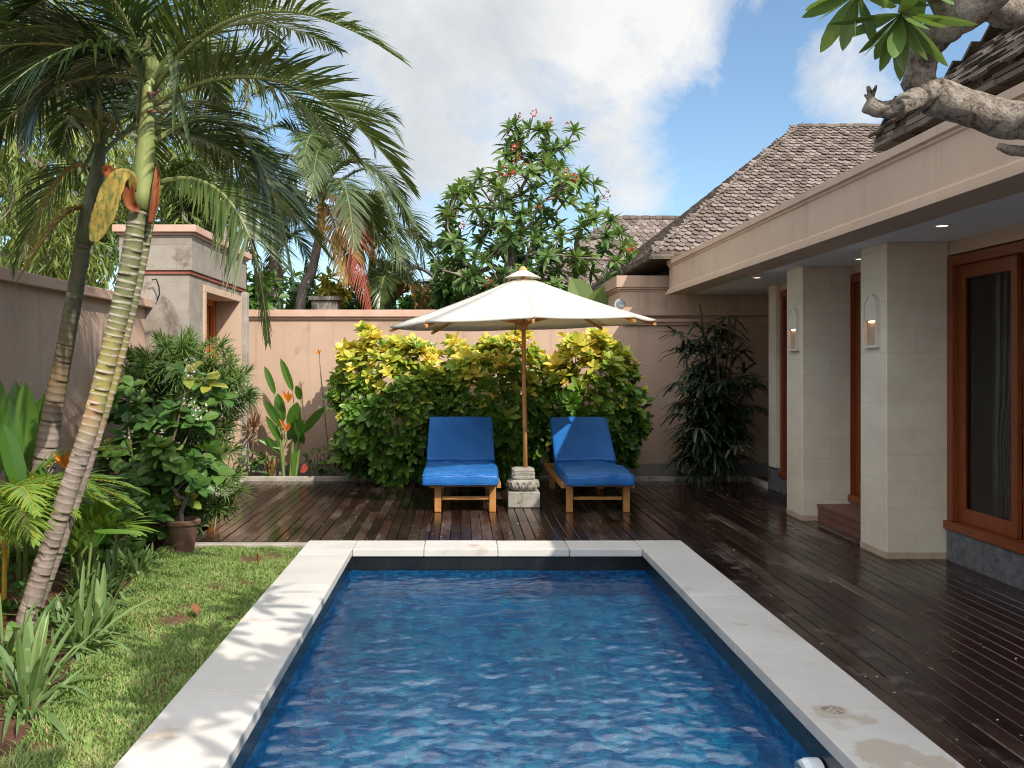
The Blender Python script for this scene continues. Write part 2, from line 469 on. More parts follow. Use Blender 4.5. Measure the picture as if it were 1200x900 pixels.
def water_material():
    """clear water: the waves are real geometry, so it only refracts and mirrors"""
    m, nt, b = new_mat('rippled_water')
    nt.nodes.remove(b)
    bp = N(nt, 'ShaderNodeBump'); bp.inputs['Strength'].default_value = .5; bp.inputs['Distance'].default_value = 1.0
    nt.links.new(math_(nt, 'MULTIPLY', noise(nt, pos(nt, (24, 40, 1)), 1.0, 3, .6, .8), .0030), bp.inputs['Height'])
    rf = N(nt, 'ShaderNodeBsdfRefraction'); rf.inputs['IOR'].default_value = 1.33; rf.inputs['Roughness'].default_value = 0
    rf.inputs['Color'].default_value = (.88, .97, 1, 1)
    gl = N(nt, 'ShaderNodeBsdfGlossy'); gl.inputs['Roughness'].default_value = .0
    fr = N(nt, 'ShaderNodeFresnel'); fr.inputs['IOR'].default_value = 1.40
    for n_ in (rf, gl, fr): nt.links.new(bp.outputs[0], n_.inputs['Normal'])
    m2 = N(nt, 'ShaderNodeMixShader')
    nt.links.new(fr.outputs[0], m2.inputs[0])
    nt.links.new(rf.outputs[0], m2.inputs[1]); nt.links.new(gl.outputs[0], m2.inputs[2])
    nt.links.new(m2.outputs[0], nt.nodes['Material Output'].inputs['Surface'])
    return m
M['water'] = water_material()

def shingle_material(name, stops, rough=.9):
    m, nt, b = new_mat(name)
    a = N(nt, 'ShaderNodeAttribute', attribute_name='tint')
    n = noise(nt, pos(nt), 30, 5, .65)
    n2 = noise(nt, pos(nt), 1.6, 4, .6)
    f = math_(nt, 'ADD', math_(nt, 'MULTIPLY', a.outputs['Fac'], .45), math_(nt, 'ADD', math_(nt, 'MULTIPLY', n, .35), math_(nt, 'MULTIPLY', n2, .25)))
    nt.links.new(ramp(nt, f, stops), b.inputs['Base Color'])
    b.inputs['Roughness'].default_value = rough
    b.inputs['Specular IOR Level'].default_value = .25
    bump(nt, b, n, .3, .006)
    return m
M['shingle'] = shingle_material('grey_wood_shingles', [(.15, (.07, .052, .042)), (.5, (.155, .12, .102)), (.85, (.27, .22, .195))])
M['shingle_dark'] = shingle_material('old_wood_shakes', [(.15, (.035, .026, .02)), (.5, (.085, .066, .052)), (.85, (.17, .135, .11))])
M['shingle_edge'] = shingle_material('shake_edges', [(.15, (.05, .04, .03)), (.5, (.11, .085, .065)), (.85, (.2, .165, .14))])
M['soffit'] = surf('dark_soffit_boards', (.035, .02, .016), (.06, .036, .028), 6, .8, 30, .2)
M['thatch'] = shingle_material('pale_thatch', [(.15, (.14, .11, .08)), (.5, (.26, .21, .16)), (.85, (.36, .3, .24))])

def trunk_material(name, mode):
    """ringed palm trunk: green and ringed high up, grey low down"""
    m, nt, b = new_mat(name)
    p = pos(nt)
    sp = N(nt, 'ShaderNodeSeparateXYZ'); nt.links.new(p, sp.inputs[0])
    a = N(nt, 'ShaderNodeAttribute', attribute_name='tint')
    n1 = noise(nt, p, 12, 6, .65)
    n4 = noise(nt, p, 4, 3, .6)
    low = ramp(nt, n1, [(.3, (.17, .13, .105)), (.7, (.30, .24, .205))])
    if mode == 'dark':
        mid = ramp(nt, n4, [(.35, (.10, .075, .04)), (.65, (.20, .13, .06))])
        top = ramp(nt, n1, [(.35, (.07, .075, .035)), (.7, (.13, .12, .06))])
    else:
        mid = ramp(nt, n4, [(.3, (.36, .26, .075)), (.5, (.26, .24, .07)), (.62, (.36, .19, .09)), (.75, (.32, .27, .16))])
        top = ramp(nt, n1, [(.3, (.10, .115, .045)), (.7, (.20, .195, .09))])
    z = math_(nt, 'ADD', sp.outputs[2], math_(nt, 'MULTIPLY', math_(nt, 'SUBTRACT', n4, .5), .5))
    mr = N(nt, 'ShaderNodeMapRange'); mr.inputs['From Min'].default_value = 1.0; mr.inputs['From Max'].default_value = 1.35; nt.links.new(z, mr.inputs['Value'])
    mr2 = N(nt, 'ShaderNodeMapRange'); mr2.inputs['From Min'].default_value = 1.45; mr2.inputs['From Max'].default_value = 1.85; nt.links.new(z, mr2.inputs['Value'])
    col = mixc(nt, mr.outputs[0], low, mid)
    col = mixc(nt, mr2.outputs[0], col, top)
    ringc = (.10, .08, .07) if mode == 'dark' else (.50, .44, .38)
    rg = math_(nt, 'SMOOTH_MIN', math_(nt, 'MULTIPLY', math_(nt, 'SUBTRACT', a.outputs['Fac'], .45), 3.0, clamp=True), 1.0, .1)
    rg = math_(nt, 'MULTIPLY', rg, ramp(nt, noise(nt, p, 16, 4, .6), [(.35, .25), (.6, 1.0)]))
    rg = math_(nt, 'MULTIPLY', rg, math_(nt, 'ADD', .28, math_(nt, 'MULTIPLY', mr.outputs[0], .5)))
    col = mixc(nt, rg, col, ringc)
    col = mixc(nt, math_(nt, 'MULTIPLY', ramp(nt, noise(nt, pos(nt, (9, 9, 26)), 1.0, 5, .7), [(.58, 0.0), (.66, 1.0)]), .55), col, (.11, .075, .055))
    nt.links.new(col, b.inputs['Base Color'])
    b.inputs['Roughness'].default_value = .75
    bump(nt, b, noise(nt, p, 55, 6, .65), .4, .006)
    return m
M['trunk'] = trunk_material('ringed_palm_trunk', 'light')
M['trunk_dark'] = trunk_material('dark_ringed_palm_trunk', 'dark')
M['crownshaft'] = surf('pale_green_crownshaft', (.19, .24, .07), (.32, .35, .14), 2.5, .4, 20, .05, stretch=(8, 8, 1.5), spots=(7, .68, (.33, .25, .12)))
M['crownshaft_dark'] = surf('grey_green_crownshaft', (.07, .09, .04), (.14, .15, .08), 4, .5, 20, .05, stretch=(8, 8, 2))
M['sheath'] = surf('dry_orange_sheath', (.13, .032, .01), (.27, .085, .02), 6, .6, 30, .3, stretch=(4, 4, 1))
M['sheath_yellow'] = surf('mottled_yellow_sheath', (.24, .165, .03), (.38, .27, .06), 9, .6, 45, .5, spots=(26, .47, (.10, .115, .025)), stretch=(1.6, 1.6, .6))
M['husk'] = surf('dry_husk', (.17, .08, .045), (.34, .2, .13), 9, .85, 40, .4)
M['petiole'] = surf('frond_midrib', (.13, .17, .05), (.24, .26, .10), 5, .45, 20, .1)
M['petiole_brown'] = surf('dry_midrib', (.22, .13, .05), (.32, .2, .08), 5, .6, 20, .1)
M['petiole_red'] = surf('red_midrib', (.26, .05, .03), (.35, .11, .06), 5, .5, 20, .1)
def plumeria_bark():
    m, nt, b = new_mat('scarred_plumeria_bark')
    p = pos(nt)
    n1 = noise(nt, p, 15, 9, .75, .8); n2 = noise(nt, p, 55, 8, .72)
    f = math_(nt, 'ADD', math_(nt, 'MULTIPLY', n1, .6), math_(nt, 'MULTIPLY', n2, .4))
    col = ramp(nt, f, [(.36, (.022, .017, .013)), (.43, (.12, .09, .072)), (.50, (.31, .26, .215)), (.62, (.50, .45, .40))])
    nt.links.new(col, b.inputs['Base Color'])
    b.inputs['Roughness'].default_value = .85
    v = N(nt, 'ShaderNodeTexVoronoi'); v.inputs['Scale'].default_value = 22
    nt.links.new(p, v.inputs['Vector'])
    bump(nt, b, math_(nt, 'ADD', f, math_(nt, 'MULTIPLY', v.outputs['Distance'], .5)), 1.0, .035)
    return m
M['bark_plum'] = plumeria_bark()

def blue_vinyl():
    m, nt, b = new_mat('blue_vinyl')
    p = pos(nt)
    col = ramp(nt, noise(nt, p, 3, 4), [(.3, (.012, .115, .38)), (.7, (.02, .145, .44))])
    nt.links.new(col, b.inputs['Base Color'])
    b.inputs['Roughness'].default_value = .42
    b.inputs['Specular IOR Level'].default_value = .4
    h = math_(nt, 'ADD', noise(nt, p, 6, 3, .5, .6), math_(nt, 'MULTIPLY', noise(nt, p, 260, 2), .02))
    bump(nt, b, h, .35, .03)
    return m
M['vinyl'] = blue_vinyl()

def glass_material():
    m, nt, b = new_mat('door_glass')
    nt.nodes.remove(b)
    gl = N(nt, 'ShaderNodeBsdfGlossy'); gl.inputs['Roughness'].default_value = .0
    tr = N(nt, 'ShaderNodeBsdfTransparent'); tr.inputs['Color'].default_value = (.75, .78, .77, 1)
    fr = N(nt, 'ShaderNodeFresnel'); fr.inputs['IOR'].default_value = 1.5
    mx = N(nt, 'ShaderNodeMixShader')
    nt.links.new(fr.outputs[0], mx.inputs[0]); nt.links.new(tr.outputs[0], mx.inputs[1]); nt.links.new(gl.outputs[0], mx.inputs[2])
    nt.links.new(mx.outputs[0], nt.nodes['Material Output'].inputs['Surface'])
    return m
M['glass'] = glass_material()
M['grey_glass'] = surf('frosted_grey_glass', (.22, .26, .28), (.3, .34, .36), 4, .25, 10, 0, spec=.5)
M['lamp_glow'] = emit('warm_lamp', (1.0, .55, .25), 6.0)
M['downlight'] = emit('warm_downlight', (1.0, .8, .55), 1.6)
M['sconce_stone'] = surf('sconce_stone', (.60, .55, .47), (.68, .63, .55), 6, .8, 40, .1)

def weather(name, amt, top):
    """rain streaks and a dirty foot that belong to the render itself"""
    nt = M[name].node_tree
    b = nt.nodes['Principled BSDF']
    src = b.inputs['Base Color'].links[0].from_socket
    sp = N(nt, 'ShaderNodeSeparateXYZ'); nt.links.new(pos(nt), sp.inputs[0])
    st = ramp(nt, noise(nt, pos(nt, (7, 7, .45)), 1.0, 6, .68, .3), [(.52, 0.0), (.72, 1.0)])
    up = N(nt, 'ShaderNodeMapRange'); up.inputs['From Min'].default_value = top - 1.3; up.inputs['From Max'].default_value = top; up.inputs['To Min'].default_value = .15
    nt.links.new(sp.outputs[2], up.inputs['Value'])
    f = math_(nt, 'MULTIPLY', math_(nt, 'MULTIPLY', st, up.outputs[0]), amt, clamp=True)
    col = mixc(nt, f, src, (.20, .15, .115))
    ft = N(nt, 'ShaderNodeMapRange'); ft.inputs['From Min'].default_value = .75; ft.inputs['From Max'].default_value = .05
    nt.links.new(sp.outputs[2], ft.inputs['Value'])
    f = math_(nt, 'MULTIPLY', math_(nt, 'MULTIPLY', ft.outputs[0], noise(nt, pos(nt), 7, 6, .7)), .6, clamp=True)
    col = mixc(nt, f, col, (.17, .135, .10))
    nt.links.new(col, b.inputs['Base Color'])
weather('plaster', .5, 2.3); weather('plaster_fine', .28, 2.95)

def coping_stains():
    nt = M['coping'].node_tree
    b = nt.nodes['Principled BSDF']
    src = b.inputs['Base Color'].links[0].from_socket
    p = pos(nt)
    wob = noise(nt, p, 6, 5, .65)
    tot = None
    for (x, y, r_) in ((1.60, 3.95, .10), (1.70, 3.85, .07), (1.63, 3.55, .13), (1.76, 3.42, .11), (1.58, 3.3, .12), (1.78, 4.6, .05), (1.60, 5.3, .04), (-1.2, 3.7, .08), (.1, 7.6, .05)):
        d = N(nt, 'ShaderNodeVectorMath', operation='DISTANCE'); nt.links.new(p, d.inputs[0]); d.inputs[1].default_value = (x, y, .01)
        f = math_(nt, 'MULTIPLY', math_(nt, 'SUBTRACT', math_(nt, 'ADD', r_, math_(nt, 'MULTIPLY', math_(nt, 'SUBTRACT', wob, .5), .34)), d.outputs['Value']), 30.0, clamp=True)
        tot = f if tot is None else math_(nt, 'MAXIMUM', tot, f)
    col = mixc(nt, math_(nt, 'MULTIPLY', tot, .6), src, (.40, .31, .22))
    d = N(nt, 'ShaderNodeVectorMath', operation='DISTANCE'); nt.links.new(p, d.inputs[0]); d.inputs[1].default_value = (1.61, 3.98, .01)
    core = math_(nt, 'MULTIPLY', math_(nt, 'LESS_THAN', d.outputs['Value'], .05), ramp(nt, noise(nt, p, 60, 4, .6), [(.45, 0.0), (.55, .8)]))
    col = mixc(nt, core, col, (.14, .10, .06))
    pits = ramp(nt, noise(nt, p, 70, 3, .6), [(.68, 0.0), (.74, .5)])
    col = mixc(nt, pits, col, (.36, .32, .27))
    a = N(nt, 'ShaderNodeAttribute', attribute_name='tint')
    col = mixc(nt, 1.0, col, ramp(nt, a.outputs['Fac'], [(0, (.93, .92, .90)), (1, (1.03, 1.03, 1.03))]), 'MULTIPLY')
    nt.links.new(col, b.inputs['Base Color'])
coping_stains()

# ================================================================== the setting
def structure(mb, name, mats, **kw):
    o = mb.build(name, mats, **kw); o['kind'] = 'structure'; return o

PX0, PX1, PY0, PY1 = -.88, 1.47, .7, 7.46       # inner edge of the coping
CX0, CX1, CY1 = -1.29, 1.87, 7.83               # outer edge
WZ = -.155                                       # water level
# ground: one sheet to the horizon with a hole for the pool
b = MB()
g = 400; zg = -.075
b.add([(-g, -g, zg), (PX0 - .3, -g, zg), (PX0 - .3, g, zg), (-g, g, zg)], [(0, 1, 2, 3)])
b.add([(PX1 + .3, -g, zg), (g, -g, zg), (g, g, zg), (PX1 + .3, g, zg)], [(0, 1, 2, 3)])
b.add([(PX0 - .3, PY1 + .3, zg), (PX1 + .3, PY1 + .3, zg), (PX1 + .3, g, zg), (PX0 - .3, g, zg)], [(0, 1, 2, 3)])
b.add([(PX0 - .3, -g, zg), (PX1 + .3, -g, zg), (PX1 + .3, PY0 - .3, zg), (PX0 - .3, PY0 - .3, zg)], [(0, 1, 2, 3)])
structure(b, 'ground', M['ground'])

# pool basin
b = MB()
zf = -.95; e = .02
x0, x1, y0, y1 = PX0 - e, PX1 + e, PY0 - e, PY1 + e
b.add([(x0, y0, zf), (x1, y0, zf), (x1, y1, zf), (x0, y1, zf)], [(0, 1, 2, 3)], mat=0)
zb = -.19
for (ax, ay, bx, by) in ((x0, y0, x0, y1), (x1, y1, x1, y0), (x0, y1, x1, y1), (x1, y0, x0, y0)):
    b.add([(ax, ay, zf), (bx, by, zf), (bx, by, zb), (ax, ay, zb)], [(0, 1, 2, 3)], mat=1)
    b.add([(ax, ay, zb), (bx, by, zb), (bx, by, -.04), (ax, ay, -.04)], [(0, 1, 2, 3)], mat=2)
structure(b, 'pool_basin', [M['pool_floor'], M['pool_wall'], M['pool_band']])

# water: a rippled sheet
nx, ny = 170, 560
xs = np.linspace(x0 + .002, x1 - .002, nx); ys = np.linspace(y0 + .002, y1 - .002, ny)
XX, YY = np.meshgrid(xs, ys)
ZZ = np.zeros_like(XX)
for k in range(60):
    a = math.pi / 2 + RNG.normal(0, .8); L = .065 + .26 * RNG.random() ** 1.6
    ZZ += .00027 * (L / .15) ** .9 * np.sin(math.tau / L * (XX * math.cos(a) + YY * math.sin(a) + .05 * np.sin(YY * 3 + k)) + RNG.uniform(0, 6))
b = MB()
idx = lambda i, j: j * nx + i
b.add(np.stack([XX, YY, ZZ + WZ], -1).reshape(-1, 3).tolist(), [(idx(i, j), idx(i + 1, j), idx(i + 1, j + 1), idx(i, j + 1)) for j in range(ny - 1) for i in range(nx - 1)])
structure(b, 'pool_water', M['water'], smooth=True)

# coping: limestone slabs with fine joints
b = MB()
def slab(xa, xb, ya, yb):
    b.box(xa + .0018, xb - .0018, ya + .0018, yb - .0018, -.05, .012 + u(-.0015, .0015), tint=random.random())
yy = -.6
for L in (.9, 1.0, .95, 1.0, .98, 1.0, 1.02, 1.0, .95):
    y2 = min(yy + L, PY1); slab(CX0, PX0, yy, y2); yy = y2
slab(CX0, PX0, PY1, CY1); slab(PX1, CX1, PY1, CY1)
yy = -.6
for L in (1.0, .95, 1.0, .62, 1.0, .97, 1.03, 1.0, .9):
    y2 = min(yy + L, PY1); slab(PX1, CX1, yy, y2); yy = y2
xx = PX0
for L in (.58, .60, .58, .59):
    x2 = min(xx + L, PX1); slab(xx, x2, PY1, CY1); xx = x2
slab(PX0, PX1, .3, PY0)
structure(b, 'pool_coping', M['coping'], bevel=.006)

# deck boards, all along Y, with open joints
b = MB()
def edge_y(x):                                   # the deck's slanted left end by the gate
    if x > -2.28: return CY1 + .004
    return 7.84 + (-2.28 - x) / .47 * 3.75
def board(xa, xb, ya, yb):
    y = ya
    first = True
    while y < yb - .02:
        L = u(.9, 2.4) if first else u(1.6, 2.9)
        first = False
        y2 = min(y + L, yb)
        if yb - y2 < .4: y2 = yb
        dz = u(-.0015, .001); t = random.random()
        c = .004
        vs = [(xa, y + .002, -.04), (xa, y + .002, dz - c), (xa + c, y + .002, dz), (xb - c, y + .002, dz), (xb, y + .002, dz - c), (xb, y + .002, -.04)]
        vs += [(x_, y2 - .002, z_) for (x_, _, z_) in vs]
        b.add(vs, [(i, i + 1, i + 7, i + 6) for i in range(5)] + [(5, 4, 3, 2, 1, 0), (6, 7, 8, 9, 10, 11)], t)
        y = y2
k = -33
while True:
    xa = k * .093 + .003; xb = xa + .087
    k += 1
    if xa > 4.6: break
    xm = (xa + xb) / 2
    if xm < -2.8: continue
    yb = 11.93 if xm < 3.72 else 11.2
    if xm < CX1 + .002:
        if xb > CX1: xb = CX1 - .003
        board(xa, xb, edge_y(xm), yb)
        continue
    if xa < CX1 + .004: xa = CX1 + .004
    if xb - xa < .01: continue
    if xm > 3.9: continue
    board(xa, xb, -1.0, yb)
structure(b, 'wooden_deck', M['deck'])
b = MB(); b.box(CX1 + .004, 3.9, -1, 11.95, -.07, -.042); b.box(-2.85, CX1, CY1 + .003, 11.95, -.0705, -.0425)
structure(b, 'deck_joists', M['black'])

# edging between lawn and deck, slanted kerb by the gate, kerb of the planting bed
b = MB()
b.box(-2.75, CX0 - .003, 7.74, 7.828, -.07, -.002)
b.beam((-2.40, 7.72, -.02), (-2.86, 11.55, -.02), .16, .09)
b.box(-2.86, 3.72, 11.94, 12.03, -.07, .055)
b.box(3.724, 3.81, 11.25, 12.03, -.07, .056)
structure(b, 'bed_kerb', M['kerb'], bevel=.008)
b = MB()
b.box(-2.94, 4.5, 12.03, 12.5, -.07, -.01)
structure(b, 'planting_bed', M['soil'])

# lawn soil and red-earth border on the left
def bed_x(y):
    """right edge of the planted border on the left at depth y"""
    pts = [(-2, -1.55), (2.5, -1.6), (3.7, -1.72), (4.3, -1.82), (5.2, -2.02), (5.9, -2.15), (6.8, -2.3), (7.75, -2.42), (9, -2.5)]
    for (ya, xa), (yb, xb) in zip(pts, pts[1:]):
        if y <= yb: return xa + (xb - xa) * (y - ya) / (yb - ya)
    return pts[-1][1]
def soil_patch(y): return 0
b = MB()
ys_ = np.linspace(-2, 7.74, 120)
vs, fs = [], []
for j, y in enumerate(ys_):
    for i in range(40):
        x = -3.45 + (CX0 - .004 + 3.45) * i / 39
        z = -.035 + .012 * math.sin(x * 5 + y * 3) * math.sin(y * 4.1 - x * 2) + (.05 * max(0, min(1, (bed_x(y) - x) / .3)))
        if i > 36: z = -.035
        vs.append((x, y, z))
for j in range(119):
    for i in range(39):
        fs.append((j * 40 + i, j * 40 + i + 1, j * 40 + 41 + i, j * 40 + 40 + i))
b.add(vs, fs)
structure(b, 'lawn_soil', M['soil'], smooth=True)
b = MB(); b.box(-3.45, -2.45, 7.74, 9.98, -.07, .02)
structure(b, 'border_soil', M['soil'])

# grass
def make_grass(n):
    P = []
    xs = RNG.uniform(-3.0, CX0 - .005, n * 3); ys = 1.5 + (7.76 - 1.5) * RNG.random(n * 3) ** 0.9
    lim = np.array([bed_x(y) for y in ys])
    # bare patches of red earth
    bare = np.sin(xs * 7.3 + ys * 2.1) * np.sin(ys * 5.7 - xs * 3.3) + .55 * np.sin(xs * 17 + 1.3) * np.sin(ys * 13 + .7)
    near = np.clip((4.6 - ys) / 1.5, 0, 1) * np.clip((-1.45 - xs) / .5, 0, 1)
    keep = (xs > lim - .05) & (bare + 1.15 * near < 1.2 + RNG.normal(0, .3, n * 3))
    xs, ys = xs[keep][:n], ys[keep][:n]
    n = len(xs)
    clump = np.sin(xs * 11 + 2 * np.sin(ys * 5)) * np.sin(ys * 9 + 2 * np.sin(xs * 4))
    h = RNG.uniform(.012, .036, n) * (1 + .35 * clump)
    edge = np.exp(-((xs - lim[keep][:n]) / .12) ** 2)
    h *= 1 + .9 * edge
    az = RNG.uniform(0, math.tau, n); lean = RNG.uniform(.25, 1.15, n)
    w = RNG.uniform(.0022, .0045, n)
    dx, dy = np.cos(az), np.sin(az)
    sx, sy = -dy * w, dx * w
    z0 = np.full(n, -.045)
    base = np.stack([xs, ys, z0], 1)
    mid = base + np.stack([dx * h * lean * .35, dy * h * lean * .35, h * .72], 1)
    tip = base + np.stack([dx * h * lean, dy * h * lean, h * 1.0], 1)
    s = np.stack([sx, sy, np.zeros(n)], 1)
    V = np.stack([base - s, base + s, mid + s * .8, mid - s * .8, tip], 1).reshape(-1, 3)
    me = bpy.data.meshes.new('grass')
    me.vertices.add(len(V)); me.vertices.foreach_set('co', V.ravel())
    o = np.arange(n) * 5
    loops = np.stack([o, o + 1, o + 2, o + 3, o + 3, o + 2, o + 4], 1).ravel()
    me.loops.add(len(loops)); me.loops.foreach_set('vertex_index', loops.astype(np.int32))
    st = np.stack([np.arange(n) * 7, np.arange(n) * 7 + 4], 1).ravel()
    me.polygons.add(2 * n); me.polygons.foreach_set('loop_start', st.astype(np.int32))
    t = np.clip(.5 + .28 * clump + RNG.normal(0, .2, n), 0, 1)
    dry = RNG.random(n) < .07
    t[dry] = 1.0
    at_ = me.attributes.new('tint', 'FLOAT', 'POINT'); at_.data.foreach_set('value', np.repeat(t, 5).astype(np.float32))
    me.materials.append(M['grass']); me.update(calc_edges=True)
    ob = bpy.data.objects.new('grass', me); COL.objects.link(ob)
    tag(ob, 'short sunlit lawn grass between pool edge and planted border', 'grass', kind='stuff')
make_grass(95000)

# ================================================================== walls and gate
def wall_back():
    t = thing('garden_wall', 'pink plaster garden wall running across behind the two sun loungers', 'wall', (0, 12.6, -.07))
    b = MB(); b.box(-2.96, 4.7, 12.5, 12.72, -.07, 2.12); b.build('wall_face', M['plaster'], t)
    b = MB()
    for (y0_, z0_, z1_) in ((12.47, 2.12, 2.155), (12.44, 2.155, 2.25)):
        b.box(-2.93, 2.2, y0_, 12.76, z0_, z1_)
    b.build('coping', M['plaster_cap'], t, bevel=.006)
    b = MB(); b.box(-2.93, 4.6, 12.475, 12.5, -.07, .17); b.build('wall_base', M['plinth'], t)
wall_back()
def wall_left():
    t = thing('garden_wall', 'pink side wall behind the leaning palms, dappled with frond shadows', 'wall', (-3.55, 5, -.07))
    b = MB(); b.box(-3.67, -3.42, -4, 9.975, -.07, 2.12); b.build('wall_face', M['plaster'], t)
    b = MB(); b.box(-3.75, -3.33, -4, 9.972, 2.122, 2.215); b.build('coping', M['plaster_cap'], t, bevel=.008)
wall_left()

def gate():
    t = thing('gate_pavilion', 'weathered stone gate pavilion with orange door beside the back wall', 'gatehouse', (-3.4, 11.2, -.07))
    XF = -2.94
    b = MB()
    b.box(-3.66, XF, 9.98, 10.52, -.07, 2.485)                      # pier by the side wall
    b.box(-3.66, XF + .0, 12.30, 12.49, -.07, 2.485)                # pier by the back wall
    b.box(-3.66, XF, 10.523, 12.297, 2.42, 2.484)                   # lintel
    b.box(-3.66, -3.60, 10.523, 12.297, -.07, 2.418)                # back
    b.build('body', M['concrete'], t)
    b = MB()
    b.box(-3.69, XF + .035, 9.945, 12.49, 2.525, 2.93)
    b.build('parapet', M['concrete'], t, bevel=.006)
    b = MB(); b.box(-3.675, XF + .018, 9.962, 12.489, 2.487, 2.523); b.build('red_strip', M['redstrip'], t)
    b = MB(); b.box(-3.745, XF + .095, 9.885, 12.55, 2.932, 3.01); b.box(-3.715, XF + .06, 9.92, 12.52, 2.905, 2.9319); b.build('cap', M['plaster_cap'], t, bevel=.008)
    # pink surround and reveal
    b = MB()
    b.box(XF - .30, XF + .02, 10.50, 10.59, -.05, 2.34)
    b.box(XF - .30, XF + .02, 12.20, 12.297, -.05, 2.34)
    b.box(XF - .30, XF + .021, 10.501, 12.296, 2.3405, 2.419)
    b.build('surround', M['plaster_fine'], t, bevel=.004)
    b = MB()
    b.box(XF - .36, XF - .305, 12.13, 12.199, -.04, 2.34); b.box(XF - .36, XF - .305, 10.591, 10.66, -.04, 2.34); b.box(XF - .361, XF - .304, 10.661, 12.129, 2.27, 2.3395)
    b.build('door_frame', M['teak'], t)
    b = MB()
    b.box(XF - .42, XF - .37, 11.84, 12.125, -.04, 2.26)
    dr = b.build('door', M['teak'], t)
    b = MB(); b.box(XF - .369, XF - .362, 11.86, 11.90, .3, 2.0); b.build('door_panel', M['redwood'], dr)
    b = MB(); b.box(XF - .004, XF + .075, 12.33, 12.475, -.07, 2.482); b.build('corner_post', M['kerb'], t, bevel=.006)
    b = MB(); b.box(XF - .1, XF + .16, 10.6, 12.25, -.07, .03); b.build('threshold', M['kerb'], t, bevel=.01)
gate()
b = MB()
pts = [at(178, 328, 9.90), at(183, 327, 9.9), at(186, 335, 9.91), at(187, 345, 9.93), at(184, 352, 9.95)]
b.tube(pts, .008, 8)
tag(b.build('drain_hose', M['black'], origin=pts[0]), 'thin black hose hanging down the grey face of the gate pavilion', 'hose')

